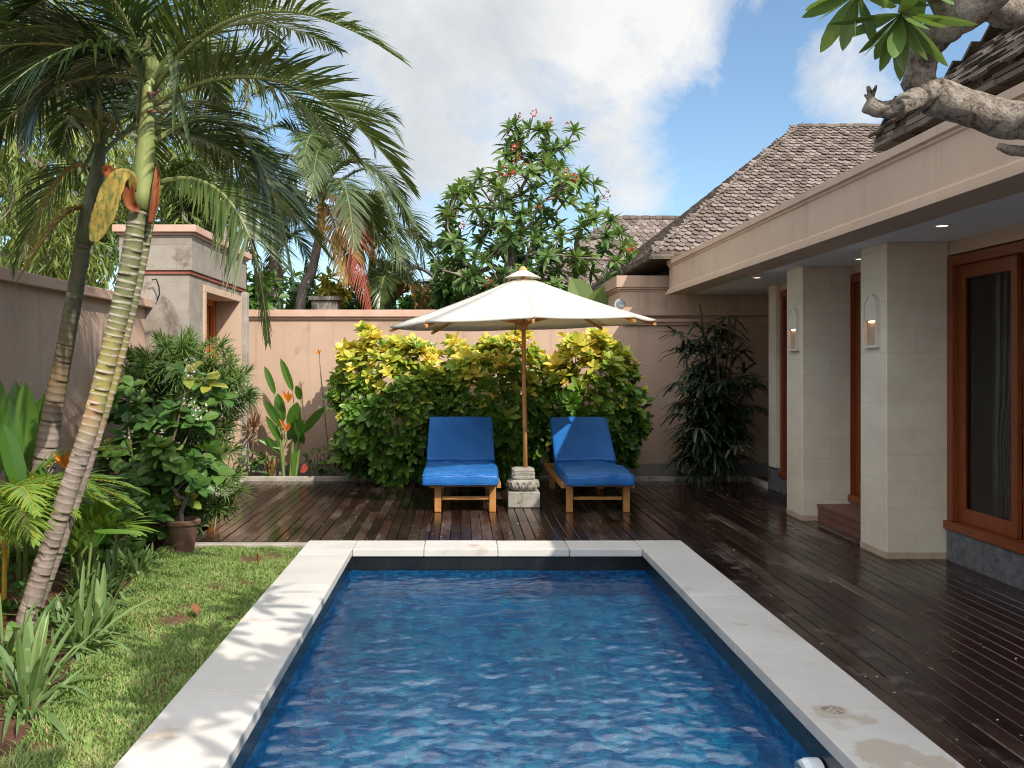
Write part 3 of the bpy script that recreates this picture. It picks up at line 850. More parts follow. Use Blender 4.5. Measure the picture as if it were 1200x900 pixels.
# ================================================================== villa
XV, XP, XE = 3.78, 3.30, 2.76      # house wall, pillar faces, eave face
ZC = 2.456
def villa():
    t = thing('villa', 'beige villa with deep eave, limestone pillars and glass doors along the dark deck', 'house', (4.2, 6.5, -.07))
    # wall with door openings: (y0, y1, z0, z1) left open
    b = MB()
    b.box(XV, XV + .2, 10.86, 11.22, .28, ZC)                       # end pier
    b.box(XV, XV + .2, 9.2, 9.45, .28, ZC)
    b.box(XV, XV + .2, 8.985, 9.198, .28, ZC); b.box(XV, XV + .2, 7.16, 7.6, .28, ZC)
    b.box(XV, XV + .2, -1.0, 4.0, .28, ZC)
    b.box(XV, XV + .2, 9.452, 10.858, 2.38, ZC - .001); b.box(XV, XV + .2, 7.602, 8.983, 2.38, ZC - .001); b.box(XV, XV + .2, 4.002, 7.158, 2.35, ZC - .001)
    b.box(XV + .202, 8.5, 11.02, 11.22, -.05, ZC)                   # return at the far end
    b.build('wall', M['plaster_fine'], t)
    b = MB()
    b.box(XV - .03, XV + .22, 10.84, 11.25, -.07, .278); b.box(XV - .03, XV + .22, 9.36, 10.838, -.07, .23)
    b.box(XV - .03, XV + .22, -1, 7.12, -.07, .276); b.box(XV - .03, XV + .22, 7.62, 8.87, -.07, .232)
    b.build('stone_plinth', M['grey_stone'], t, bevel=.006)
    # pillars
    for (ya, yb) in ((7.14, 7.61), (8.90, 9.33)):
        b = MB(); b.box(XP, XV - .001, ya, yb, -.03, ZC - .002)
        p = b.build('pillar', M['stone_pillar'], t, bevel=.005)
        b = MB()
        b.box(XP - .0025, XV - .004, ya - .0025, yb + .002, -.03, .05)
        b.build('stained_foot', M['pillar_foot'], p)
    # engaged stone strip at the far end
    b = MB(); b.box(XV - .05, XV - .001, 10.92, 11.17, .28, ZC - .003); b.build('pilaster', M['stone_pillar'], t, bevel=.004)
    # ceiling and eave
    b = MB(); b.box(XE + .2, XV + .0, -1.5, 12.42, ZC, ZC + .06); b.box(XV, 8.5, 11.22, 12.42, ZC, ZC + .06)
    b.build('ceiling', M['ceiling'], t)
    prof = [(XE - .05, 2.43), (XE - .05, 2.462), (XE - .028, 2.470), (XE - .028, 2.496), (XE - .006, 2.506), (XE, 2.52),
            (XE, 2.785), (XE - .012, 2.795), (XE - .012, 2.812), (XE - .032, 2.82), (XE - .032, 2.875), (XE + .25, 2.875), (XE + .25, 2.43)]
    b = MB(); b.prism_y(prof[::-1], -1.5, 12.2); b.build('fascia', M['plaster_fine'], t)
    b = MB(); b.box(XE + .251, 5.2, -1.5, 12.42, 2.72, 2.78); b.build('flat_roof', M['plinth'], t)
    # doors
    def glazed(y0, y1, z0, z1, panels, far):
        w = .075
        for ya in (y0, y1 - w):
            fr = MB(); fr.box(XV - .02, XV + .12, ya, ya + w, z0 + .019, z1); fr.build('door_jamb', M['redwood'], t, bevel=.004)
        fr = MB(); fr.box(XV - .021, XV + .121, y0 + w, y1 - w, z1 - w, z1 - .001); fr.build('door_head', M['redwood_h'], t, bevel=.004)
        fr = MB(); fr.box(XV - .045, XV + .14, y0 - .01, y1 + .01, z0 - .045, z0 + .018); fr.build('door_sill', M['redwood_h'], t, bevel=.004)
        L = (y1 - y0 - 2 * w) / panels
        for i in range(panels):
            a = y0 + w + i * L; c = a + L
            xo = XV + (.035 if i % 2 else .075)
            s = MB(); sw = .07
            s.box(xo, xo + .038, a, a + sw, z0 + .02, z1 - w); s.box(xo, xo + .038, c - sw, c, z0 + .02, z1 - w)
            s.box(xo + .001, xo + .037, a + sw, c - sw, z0 + .02, z0 + .02 + .11); s.box(xo + .001, xo + .037, a + sw, c - sw, z1 - w - .1, z1 - w)
            d = s.build('sliding_door', M['redwood'], t, bevel=.004)
            gmb = MB(); gmb.add([(xo + .02, a + sw, z0 + .12), (xo + .02, c - sw, z0 + .12), (xo + .02, c - sw, z1 - w - .09), (xo + .02, a + sw, z1 - w - .09)], [(3, 2, 1, 0)])
            gmb.build('glass_pane', M['glass'], d)
    glazed(4.05, 7.13, .285, 2.335, 4, False)
    glazed(7.66, 8.97, .235, 2.37, 2, True)
    glazed(9.46, 10.85, .235, 2.37, 2, True)
    # dark room behind the glass
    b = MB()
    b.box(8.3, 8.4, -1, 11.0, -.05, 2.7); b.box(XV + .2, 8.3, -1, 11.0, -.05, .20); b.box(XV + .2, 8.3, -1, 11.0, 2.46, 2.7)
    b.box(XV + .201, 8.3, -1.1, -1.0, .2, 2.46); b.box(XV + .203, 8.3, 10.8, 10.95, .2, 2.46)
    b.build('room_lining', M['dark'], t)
    # near hip roof of old shakes
    eaves_roof(t)
M['pillar_foot'] = surf('damp_limestone', (.40, .30, .2), (.52, .42, .31), 9, .85, 60, .3)

def shingles(b, O, U, S, nrm, inside, umax, vmax, pw, ph, thick=.012, lift=.02, pointed=True, umin=0.0, jit=.15, mat=0):
    O, U, S, nrm = Vector(O), Vector(U).normalized(), Vector(S).normalized(), Vector(nrm).normalized()
    row = 0
    v = 0.0
    while v < vmax:
        off = (row % 2) * pw / 2
        uu = umin - pw + off
        while uu < umax + pw:
            if inside(uu + pw / 2, v + ph / 2):
                w = pw * u(.9, .99); L = ph * 1.75; du = u(-.04, .04) * pw; dv = u(-jit, jit) * ph
                lf = lift * u(.75, 1.35)
                def P(a, c, n): return O + U * (uu + du + a) + S * (v + dv + c) + nrm * n
                if pointed:
                    out = [(0, ph * .5), (w * .3, 0), (w * .7, 0), (w, ph * .5), (w, L), (0, L)]
                else:
                    out = [(0, u(-.05, .05) * ph), (w, u(-.05, .05) * ph), (w, L), (0, L)]
                top = [P(a, c, lf * (1 - c / L) + thick) for a, c in out]
                bot = [P(a, c, lf * (1 - c / L)) for a, c in out]
                n = len(out)
                fs = [tuple(range(n))] + [(i, n + i, n + (i + 1) % n, (i + 1) % n) for i in range(n - 2)] + [(n - 1, 2 * n - 1, n, 0)]
                b.add(top + bot, fs, random.random(), mat)
            uu += pw
        v += ph
        row += 1

def eaves_roof(t):
    """hip roof over the near end of the villa; its far corner shows above the eave"""
    C0 = Vector((3.08, 6.78, 3.12)); pitch = .88
    rise = Vector((1, 0, pitch)).normalized()
    b = MB()
    # left slope rises towards +X, eave runs along -Y
    n1 = Vector((-pitch, 0, 1)).normalized()
    shingles(b, C0 + Vector((-.02, 0, .05)), (0, -1, 0), (1, 0, pitch), n1, lambda a, c: a > c * .75 - .06, 7.5, 3.6, .15, .17, .022, .035, False, jit=.3)
    n2 = Vector((0, pitch, 1)).normalized()
    shingles(b, C0 + Vector((0, .02, .05)), (1, 0, 0), (0, -1, pitch), n2, lambda a, c: a > c * .75 - .06, 5.0, 3.6, .15, .17, .022, .035, False, jit=.3)
    r = b.build('roof', M['shingle_dark'], t)
    b = MB()
    # sheathing: thick board edge seen from below
    k = 2.7
    P1, P2, P3, P4 = C0 + Vector((0, 0, .035)), C0 + Vector((0, -8, .035)), C0 + Vector((k, -8, k * pitch + .035)), C0 + Vector((k, -k, k * pitch + .035))
    P5 = C0 + Vector((5.2, 0, .035)); P6 = C0 + Vector((5.2, -k, k * pitch + .035))
    dz = Vector((0, 0, -.07))
    for q in ((P1, P2, P3, P4), (P5, P1, P4, P6)):
        b.add([*q, *[p + dz for p in q]], [(0, 1, 2, 3), (7, 6, 5, 4), (0, 4, 5, 1), (1, 5, 6, 2), (2, 6, 7, 3), (3, 7, 4, 0)])
    b.build('roof_boards', M['soffit'], r)
    # stacked edge laths along both eaves
    b = MB()
    for layer in range(3):
        y = C0.y
        while y > -1:
            L = u(.14, .34)
            x = C0.x - .045 + layer * .02 + u(-.012, .012)
            b.box(x, x + .3, y - L, y - .004, C0.z - .03 + layer * .042 + u(-.006, .006) , C0.z + .004 + layer * .042, tint=random.random())
            y -= L
        x = C0.x - .03
        while x < 6:
            L = u(.14, .34)
            yb = C0.y + .045 - layer * .02 + u(-.012, .012)
            b.box(x + .004, x + L, yb - .3, yb, C0.z - .031 + layer * .042 + u(-.006, .006), C0.z + .003 + layer * .042, tint=random.random())
            x += L
    b.build('eave_laths', M['shingle_edge'], r)
    b = MB(); b.box(C0.x + .42, C0.x + .6, -1, C0.y - .45, 2.78, 3.42); b.box(C0.x + .6, 7, C0.y - .62, C0.y - .45, 2.78, 3.42)
    b.build('upper_wall', M['plaster_fine'], t)
    b = MB()
    for y in np.arange(C0.y - .5, 2, -.45):
        b = MB(); b.box(C0.x + .04, C0.x + .45, y, y + .06, C0.z - .08, C0.z - .0, tint=.5)
        b.build('rafter', M['soffit'], r)
villa()

def wing():
    t = thing('villa_wing', 'far wing with moulded parapet and grey shingled hip roof behind the right lounger', 'house', (4, 13.5, -.07))
    XL, YF = 2.10, 12.43
    b = MB()
    for (o_, za, zb_) in ((0, 2.555, 2.71), (.018, 2.528, 2.5545), (.036, 2.505, 2.5275), (.05, 2.235, 2.5045), (.036, 2.21, 2.2345), (.018, 2.172, 2.2095)):
        b.box(XL + o_, 6.2, YF + o_, 16, za, zb_)
    b.build('parapet', M['plaster'], t, bevel=.003)
    b = MB(); b.box(XL + .14, 6.2, YF + .10, 16, -.05, 2.1715); b.build('wall', M['plaster'], t)
    b = MB(); b.box(XL + .15, XL + .27, YF + .045, YF + .099, 2.125, 2.171); b.build('pilaster', M['plaster'], t)
    b = MB(); b.box(XL + .1, 4.6, YF - .005, YF + .08, 2.085, 2.126); b.box(XL + .1, 4.6, YF + .03, YF + .0795, 2.045, 2.0845); b.build('ledge', M['plaster_cap'], t, bevel=.004)
    # hip roof
    C0 = Vector((2.5, 12.0, 2.965)); d = 2.97; Z1 = 2.40; pitch = Z1 / d; W = 7.0
    b = MB()
    S = math.sqrt(d * d + Z1 * Z1); q = d / S
    nF = Vector((0, -pitch, 1)).normalized(); nL = Vector((-pitch, 0, 1)).normalized()
    shingles(b, C0, (1, 0, 0), (0, 1, pitch), nF, lambda a, c: a > c * q - .02 and c < S and a < 5.8, 6, S, .1, .095, .014, .03)
    shingles(b, C0 + Vector((0, W, 0)), (0, -1, 0), (1, 0, pitch), nL, lambda a, c: W - a > c * q - .02 and c < S and a > c * q, W, S, .11, .11, .012, .02)
    # hip and ridge caps
    tip = C0 + Vector((d, d, Z1))
    n_ = 46
    hd = (tip - C0).normalized(); sd = hd.cross(Vector((0, 0, 1))).normalized(); up = sd.cross(hd)
    for i in range(n_):
        p = C0 + (tip - C0) * (i / n_) + up * .03
        for sg in (-1, 1):
            q_ = [p, p + sd * (sg * .07) - up * .035, p + sd * (sg * .06) - up * .035 + hd * .06 * 1.5, p + hd * .15]
            q_ = [q_[0] + up * .012, q_[1] + up * .012, q_[2], q_[3]]
            b.add(q_, [(0, 1, 2, 3) if sg > 0 else (3, 2, 1, 0)], u(.55, 1))
    for i in range(40):
        p = tip + Vector((i * .11, 0, .03 + u(-.006, .006)))
        b.box(p.x, p.x + .108, p.y - .07, p.y + .07, p.z - .03, p.z + .012, tint=u(.3, .9))
    r = b.build('roof', M['shingle'], t)
    b = MB()
    bq = [C0 + Vector((.03, .03, 0)), C0 + Vector((5.8, .03, 0)), C0 + Vector((5.8, d, Z1 - .03)), C0 + Vector((d, d, Z1 - .03))]
    b.add(bq, [(0, 1, 2, 3)])
    b.add([C0 + Vector((.03, .03, 0)), C0 + Vector((d, d, Z1 - .03)), C0 + Vector((d, W - d, Z1 - .03)), C0 + Vector((.03, W, 0))], [(0, 1, 2, 3)])
    b.add([C0 + Vector((.02, .02, -.09)), C0 + Vector((5.8, .02, -.09)), C0 + Vector((5.8, W, -.02)), C0 + Vector((.02, W, -.09))], [(3, 2, 1, 0)])
    b.build('roof_boards', M['soffit'], r)
    b = MB()
    for layer in range(3):
        y = C0.y - .03
        while y < C0.y + W:
            L = u(.09, .2); x = C0.x - .05 + layer * .016 + u(-.01, .01)
            b.box(x, x + .25, y, y + L - .004, C0.z - .085 + layer * .036, C0.z - .052 + layer * .036 + u(0, .006), tint=random.random()); y += L
        x = C0.x - .02
        while x < C0.x + 5.8:
            L = u(.09, .2); y_ = C0.y - .05 + layer * .016 + u(-.01, .01)
            b.box(x, x + L - .004, y_, y_ + .25, C0.z - .086 + layer * .036, C0.z - .053 + layer * .036 + u(0, .006), tint=random.random()); x += L
    b.build('eave_laths', M['shingle_edge'], r)
    b = MB(); b.box(C0.x + .5, 8, YF + .3, 18, 2.71, 2.88); b.build('upper_wall', M['soffit'], t)
wing()
# small oval bulkhead lamp tucked under the parapet
b = MB()
c = at(727, 357, 12.50)
b.lathe((0, 0, 0), [(.001, 0), (.11, .0), (.11, .03), (.085, .04)], 24, 0); b.lathe((0, 0, .0), [(.083, .035), (.075, .06), (.05, .08), (.01, .09)], 24, 1)
b.v = [(c.x + x * .75, c.y - z * .5, c.z + y * .75) for (x, y, z) in b.v]
tag(b.build('bulkhead_lamp', [M['white_plastic'], M['grey_glass']], origin=c), 'small oval bulkhead lamp under the parapet corner right of the parasol', 'lamp')

# far roofs behind the frangipani
def far_house():
    t = thing('neighbour_house', 'distant grey shingled roof half hidden behind the flowering frangipani', 'house', (2.5, 21, -.07))
    Y = 20.0
    A = at(722, 256, Y + 2.6); Bp = at(800, 259, Y + 2.6); L = at(575, 372, Y); Rr = at(800, 372, Y)
    b = MB()
    S = (Vector((A.x, A.y, A.z)) - Vector((A.x, Y, L.z))); ln = S.length
    sl = (A.x - L.x) / ln
    nF = Vector((1, 0, 0)).cross(S).normalized()
    shingles(b, L, (1, 0, 0), S, nF, lambda a, c: a > c * sl - .04 and c < ln, Rr.x - L.x + 2, ln, .15, .15, .015, .025)
    n_ = 30
    for i in range(n_):
        p = Vector(L) + (Vector(A) - Vector(L)) * (i / n_)
        b.box(p.x - .07, p.x + .09, p.y - .08, p.y + .08, p.z - .02, p.z + .07, tint=u(.3, .9))
    for i in range(24):
        b.box(A.x + i * .16, A.x + i * .16 + .15, A.y - .1, A.y + .1, A.z - .02, A.z + .06 + u(-.01, .01), tint=u(.2, .8))
    r = b.build('roof', M['shingle_far'] if 'shingle_far' in M else M['shingle'], t)
    b = MB(); b.add([L, (Rr.x + 2, Y, Rr.z), (Rr.x + 2, A.y, A.z - .02), (A.x, A.y, A.z - .02)], [(0, 1, 2, 3)])
    b.add([L, (A.x, A.y, A.z - .02), (L.x, A.y + 2.6, L.z)], [(0, 1, 2)])
    b.build('roof_boards', M['soffit'], r)
    b = MB(); b.box(L.x + .5, Rr.x + 2, Y + .5, Y + 5, -.07, L.z); b.build('wall', M['plaster'], t)
far_house()
def far_thatch():
    Y = 23
    a = at(530, 306, Y)
    t = thing('thatched_hut', 'far conical thatched roof peeking out left of the frangipani crown', 'hut', (a.x, Y, -.07))
    b = MB(); b.lathe((a.x, Y, 0), [(1.7, a.z - 1.6), (.85, a.z - .72), (.1, a.z - .02), (.02, a.z)], 28); b.build('roof', M['thatch'], t)
    b = MB(); b.lathe((a.x, Y, 0), [(1.1, -.07), (1.1, a.z - 1.55)], 20); b.build('wall', M['plaster'], t)
far_thatch()
def shrine():
    Y = 14.2
    a, c = at(362, 347, Y), at(398, 380, Y)
    t = thing('stone_pier', 'grey stone pier top standing behind the back wall below the palms', 'pier', ((a.x + c.x) / 2, Y + .2, -.07))
    b = MB(); b.box(a.x + .04, c.x - .04, Y, Y + .4, -.07, a.z - .06); b.build('shaft', M['concrete'], t)
    b = MB(); b.box(a.x, c.x, Y - .04, Y + .44, a.z - .058, a.z); b.build('cap', M['concrete'], t)
shrine()

# wall lamps on the pillars' pool faces
def sconce(px, py, Yc, zc, label):
    t = thing('wall_lamp', label, 'wall lamp', (XP, Yc, zc), group='arched lamps on the limestone pillars')
    w = .122
    arch = lambda w_, z0_, z1_: [(-w_, z0_), (w_, z0_)] + [(w_ * math.cos(a), z1_ + w_ * math.sin(a)) for a in np.linspace(0, math.pi, 17)]
    def ring(outer, inner, x0_, x1_, b):
        n = len(outer)
        vs = []
        for x_ in (x0_, x1_):
            for pl in (outer, inner):
                vs += [(x_, Yc + p[0], zc + p[1]) for p in pl]
        fs = []
        for i in range(n):
            j = (i + 1) % n
            fs += [(2 * n + i, 2 * n + j, 3 * n + j, 3 * n + i), (i, j, 2 * n + j, 2 * n + i), (n + i, n + j, 3 * n + j, 3 * n + i), (i, j, n + j, n + i)]
        b.add(vs, fs)
    b = MB(); ring(arch(w, -.215, .09), arch(w - .02, -.195, .09), XP - .034, XP + .002, b)
    b.build('surround', M['sconce_stone'], t)
    b = MB()
    sh = arch(w - .021, .0, .09); n = len(sh)
    vs = [(XP - .026, Yc + p[0], zc + p[1]) for p in sh] + [(XP - .002, Yc + p[0], zc + p[1]) for p in sh]
    b.add(vs, [tuple(range(n - 1, -1, -1)), tuple(range(n, 2 * n))] + [(i, (i + 1) % n, n + (i + 1) % n, n + i) for i in range(n)])
    b.build('shield', M['sconce_stone'], t)
    b = MB(); b.box(XP - .006, XP - .001, Yc - w + .021, Yc + w - .021, zc - .194, zc - .001); b.build('niche', M['niche'], t)
    b = MB(); b.tube([(XP - .014, Yc - .05, zc - .006), (XP - .014, Yc + .05, zc - .006)], .005, 8); b.build('bulb', M['lamp_glow'], t)
M['niche'] = surf('amber_niche', (.40, .29, .19), (.48, .36, .25), 12, .8, 30, .2)
sconce(0, 0, 7.37, 1.855, 'arched stone wall lamp on the nearer limestone pillar')
sconce(0, 0, 9.10, 1.855, 'arched stone wall lamp on the farther limestone pillar')

# downlights in the eave ceiling
def downlight(px, py, label):
    Y = (ZC - H) * F / (VY - py); x = (px - VX) * Y / F
    t = thing('ceiling_light', label, 'downlight', (x, Y, ZC), group='downlights in the eave ceiling')
    b = MB(); b.lathe((x, Y, ZC), [(.036, -.004), (.052, -.008), (.056, -.001)], 24); b.build('trim_ring', M['white_plastic'], t)
    b = MB(); b.lathe((x, Y, ZC), [(.001, -.006), (.035, -.006), (.035, -.002)], 20); b.build('lens', M['downlight'], t)
downlight(1104, 264, 'round downlight in the ceiling nearest the glass doors')
downlight(1008, 303, 'round downlight in the ceiling between the two limestone pillars')
downlight(887, 325, 'round downlight at the far end of the eave ceiling')

# wooden step between the pillars
t = thing('door_step', 'low weathered wooden step between the two limestone pillars', 'step', (3.6, 8.25, 0))
b = MB()
for i in range(4): b.box(3.43 + i * .088, 3.43 + i * .088 + .084, 7.66, 8.88, .135, .165, tint=random.random())
b.build('tread', M['step_wood'], t, bevel=.003)
b = MB(); b.box(3.435, 3.465, 7.67, 8.87, .068, .132); b.box(3.435, 3.4649, 7.67, 8.87, .002, .064); b.box(3.466, 3.74, 8.83, 8.869, .002, .132); b.build('riser', M['step_wood'], t)
# curtain and bed inside
b = MB()
vs, fs = [], []
for i in range(60):
    for z_, k_ in ((2.25, 1.0), (1.3, .8), (.9, .42), (.6, .5), (.25, .6)):
        vs.append((4.06 + i * .0075 * k_, 7.02 + .025 * math.sin(i * .9), z_))
for i in range(59):
    for j in range(4): fs.append((i * 5 + j, i * 5 + j + 1, i * 5 + 6 + j, i * 5 + 5 + j))
b.add(vs, fs)
tag(b.build('curtain', M['curtain'], smooth=True, origin=(4.3, 7.0, 1.2)), 'grey tied-back curtain in the dark room behind the glass doors', 'curtain')

# lamp fitting in the pool's right wall
cx, cy, cz = PX1 + .012, 3.80, -.225
t = thing('pool_light', 'round white plastic pool fitting on the right pool wall near the water surface', 'pool fitting', (cx, cy, cz))
def discx(rp, mat, nm):
    b = MB(); b.lathe((0, 0, 0), rp, 28)
    b.v = [(cx - z, cy + x, cz + y) for (x, y, z) in b.v]
    b.build(nm, mat, t)
discx([(.10, 0), (.10, .05), (.09, .075), (.062, .08), (.06, .055)], M['white_plastic'], 'rim')
discx([(.058, .0), (.058, .06), (.03, .07), (.001, .072)], M['metal'], 'lens')
# ================================================================== parasol and loungers
def parasol():
    x, y = .665, 9.86
    t = thing('parasol', 'open cream canvas parasol on varnished wooden pole between the loungers', 'parasol', (x, y, .4))
    zr, za, Rr = 1.955, 2.47, 1.42
    rot = R(4)
    tilt = lambda px_, py_: .035 * (px_ - x) / 1.4
    ang = [rot + i * math.tau / 8 + R(-94) for i in range(8)]
    b = MB()
    nr, sub = 7, 6
    rim = []
    def cano(a0, a1, f, s_):
        """point on a panel: s_ across (0..1), f outwards (0..1)"""
        p0 = Vector((math.cos(a0), math.sin(a0), 0)) * Rr * f; p1 = Vector((math.cos(a1), math.sin(a1), 0)) * Rr * f
        p = p0.lerp(p1, s_)
        sag = .035 * f * math.sin(math.pi * s_) * (.4 + .6 * math.sin(math.pi * min(f, 1)))
        z = za - (za - zr) * (f ** .93) - sag - .012 * math.sin(math.pi * f)
        q = Vector((x + p.x, y + p.y, z))
        q.z += tilt(q.x, q.y)
        return q
    for i in range(8):
        a0, a1 = ang[i], ang[(i + 1) % 8] + (math.tau if i == 7 else 0)
        vs = [cano(a0, a1, .10 + .90 * r_ / nr, s_ / sub) for r_ in range(nr + 1) for s_ in range(sub + 1)]
        fs = [(r_ * (sub + 1) + s_, (r_ + 1) * (sub + 1) + s_, (r_ + 1) * (sub + 1) + s_ + 1, r_ * (sub + 1) + s_ + 1) for r_ in range(nr) for s_ in range(sub)]
        k0 = len(vs)
        vs += [cano(a0, a1, 1, s_ / sub) + Vector((0, 0, -.022)) for s_ in range(sub + 1)]
        fs += [(nr * (sub + 1) + s_, k0 + s_, k0 + s_ + 1, nr * (sub + 1) + s_ + 1) for s_ in range(sub)]
        b.add(vs, fs)
    can = b.build('canopy', M['canvas_cloth'], t, smooth=True)
    md = can.modifiers.new('cloth', 'SOLIDIFY'); md.thickness = .004
    b = MB()
    vs, fs = [], []
    for i in range(8):
        a0 = ang[i]
        for f, z in ((.02, za + .05), (.07, za + .018), (.135, za - .033)):
            vs.append((x + math.cos(a0) * Rr * f, y + math.sin(a0) * Rr * f, z + .0))
    for i in range(8):
        j = (i + 1) % 8
        for k in range(2): fs.append((i * 3 + k, i * 3 + k + 1, j * 3 + k + 1, j * 3 + k))
    b.add(vs, fs)
    v = b.build('vent_cap', M['canvas_cloth'], can); md = v.modifiers.new('cloth', 'SOLIDIFY'); md.thickness = .004
    b = MB(); b.lathe((x, y, za), [(.045, .03), (.05, .045), (.04, .065), (.018, .085), (.004, .09)], 16); b.build('finial', M['pole_wood'], t, smooth=True)
    b = MB(); b.tube([(x + .028, y, .38), (x + .012, y, 1.3), (x, y, za + .06)], .023, 14); b.build('pole', M['pole_wood'], t, smooth=True)
    b = MB(); b.lathe((x, y, 0), [(.024, 1.87), (.045, 1.88), (.05, 1.905), (.04, 1.915), (.062, 1.93), (.066, 1.965), (.05, 1.985), (.024, 1.99)], 20); b.build('hub', M['pole_wood'], t, smooth=True)
    for i in range(8):
        a = ang[i]
        d = Vector((math.cos(a), math.sin(a), 0))
        p1 = Vector((x, y, 0)) + d * Rr * 1.005; p1.z = zr - .055 + tilt(p1.x, 0)
        p0 = Vector((x, y, za - .10)) + d * .05
        b = MB(); b.beam(p0, p1, .022, .03)
        rb = b.build('rib', M['pole_wood'], t)
        mid = p0.lerp(p1, .52) - Vector((0, 0, .015))
        b = MB(); b.beam(Vector((x, y, 1.95)) + d * .05, mid, .018, .022); b.build('strut', M['pole_wood'], rb)
    # carved stone foot
    t2 = thing('parasol_stone', 'carved grey stone lotus block holding the parasol pole', 'parasol base', (x, y, 0))
    b = MB(); b.box(x - .168, x + .168, y - .168, y + .168, .001, .165); b.build('plinth_block', M['carved'], t2, bevel=.008)
    b = MB()
    b.lathe((x, y, 0), [(.09, .166), (.118, .172), (.15, .195), (.160, .225), (.152, .262), (.128, .285), (.10, .295)], 48, sq=4)
    for i in range(16):                             # lotus petals round the bulge
        a = i * math.tau / 16
        m_ = (abs(math.cos(a)) ** 4 + abs(math.sin(a)) ** 4) ** -.25
        cxp, cyp = x + math.cos(a) * .157 * m_, y + math.sin(a) * .157 * m_
        tx, ty = -math.sin(a), math.cos(a)
        pts = [(cxp + tx * s_ * .03, cyp + ty * s_ * .03, .205 + .062 * (1 - s_ * s_)) for s_ in np.linspace(-1, 1, 9)]
        b.tube(pts, .0085, 6)
    b.build('lotus_bulge', M['carved'], t2, smooth=True)
    b = MB()
    b.lathe((x, y, 0), [(.10, .296), (.122, .30), (.125, .318), (.116, .322), (.114, .372), (.120, .376), (.118, .395), (.085, .408), (.03, .41)], 48, sq=6)
    for fx, fy in ((0, -1), (-1, 0), (1, 0)):
        for k in range(5):
            o = (k - 2) * .042
            cx_, cy_ = x + fx * .1165 + (o if fx == 0 else 0), y + fy * .1165 + (o if fy == 0 else 0)
            ring = []
            for q in range(10):
                a = q * math.tau / 9 * .85
                rr = .015 * (1 - .05 * q)
                ring.append((cx_ + (rr * math.cos(a) if fx == 0 else 0), cy_ + (rr * math.cos(a) if fy == 0 else 0), .347 + rr * math.sin(a)))
            b.tube(ring, .005, 5)
    b.build('carved_collar', M['carved'], t2)
def canvas_cloth():
    m, nt, b = new_mat('cream_canvas_cloth')
    p = pos(nt)
    col = ramp(nt, noise(nt, p, 2.2, 4), [(.3, (.68, .665, .615)), (.7, (.735, .72, .675))])
    nt.links.new(col, b.inputs['Base Color']); b.inputs['Roughness'].default_value = .9; b.inputs['Specular IOR Level'].default_value = .15
    tr = N(nt, 'ShaderNodeBsdfTranslucent'); tr.inputs['Color'].default_value = (.85, .72, .45, 1)
    mx = N(nt, 'ShaderNodeMixShader'); mx.inputs[0].default_value = .33
    nt.links.new(b.outputs[0], mx.inputs[1]); nt.links.new(tr.outputs[0], mx.inputs[2])
    nt.links.new(mx.outputs[0], nt.nodes['Material Output'].inputs['Surface'])
    bump(nt, b, noise(nt, p, 4, 3, .5, .5), .25, .02)
    return m
M['canvas_cloth'] = canvas_cloth()
parasol()

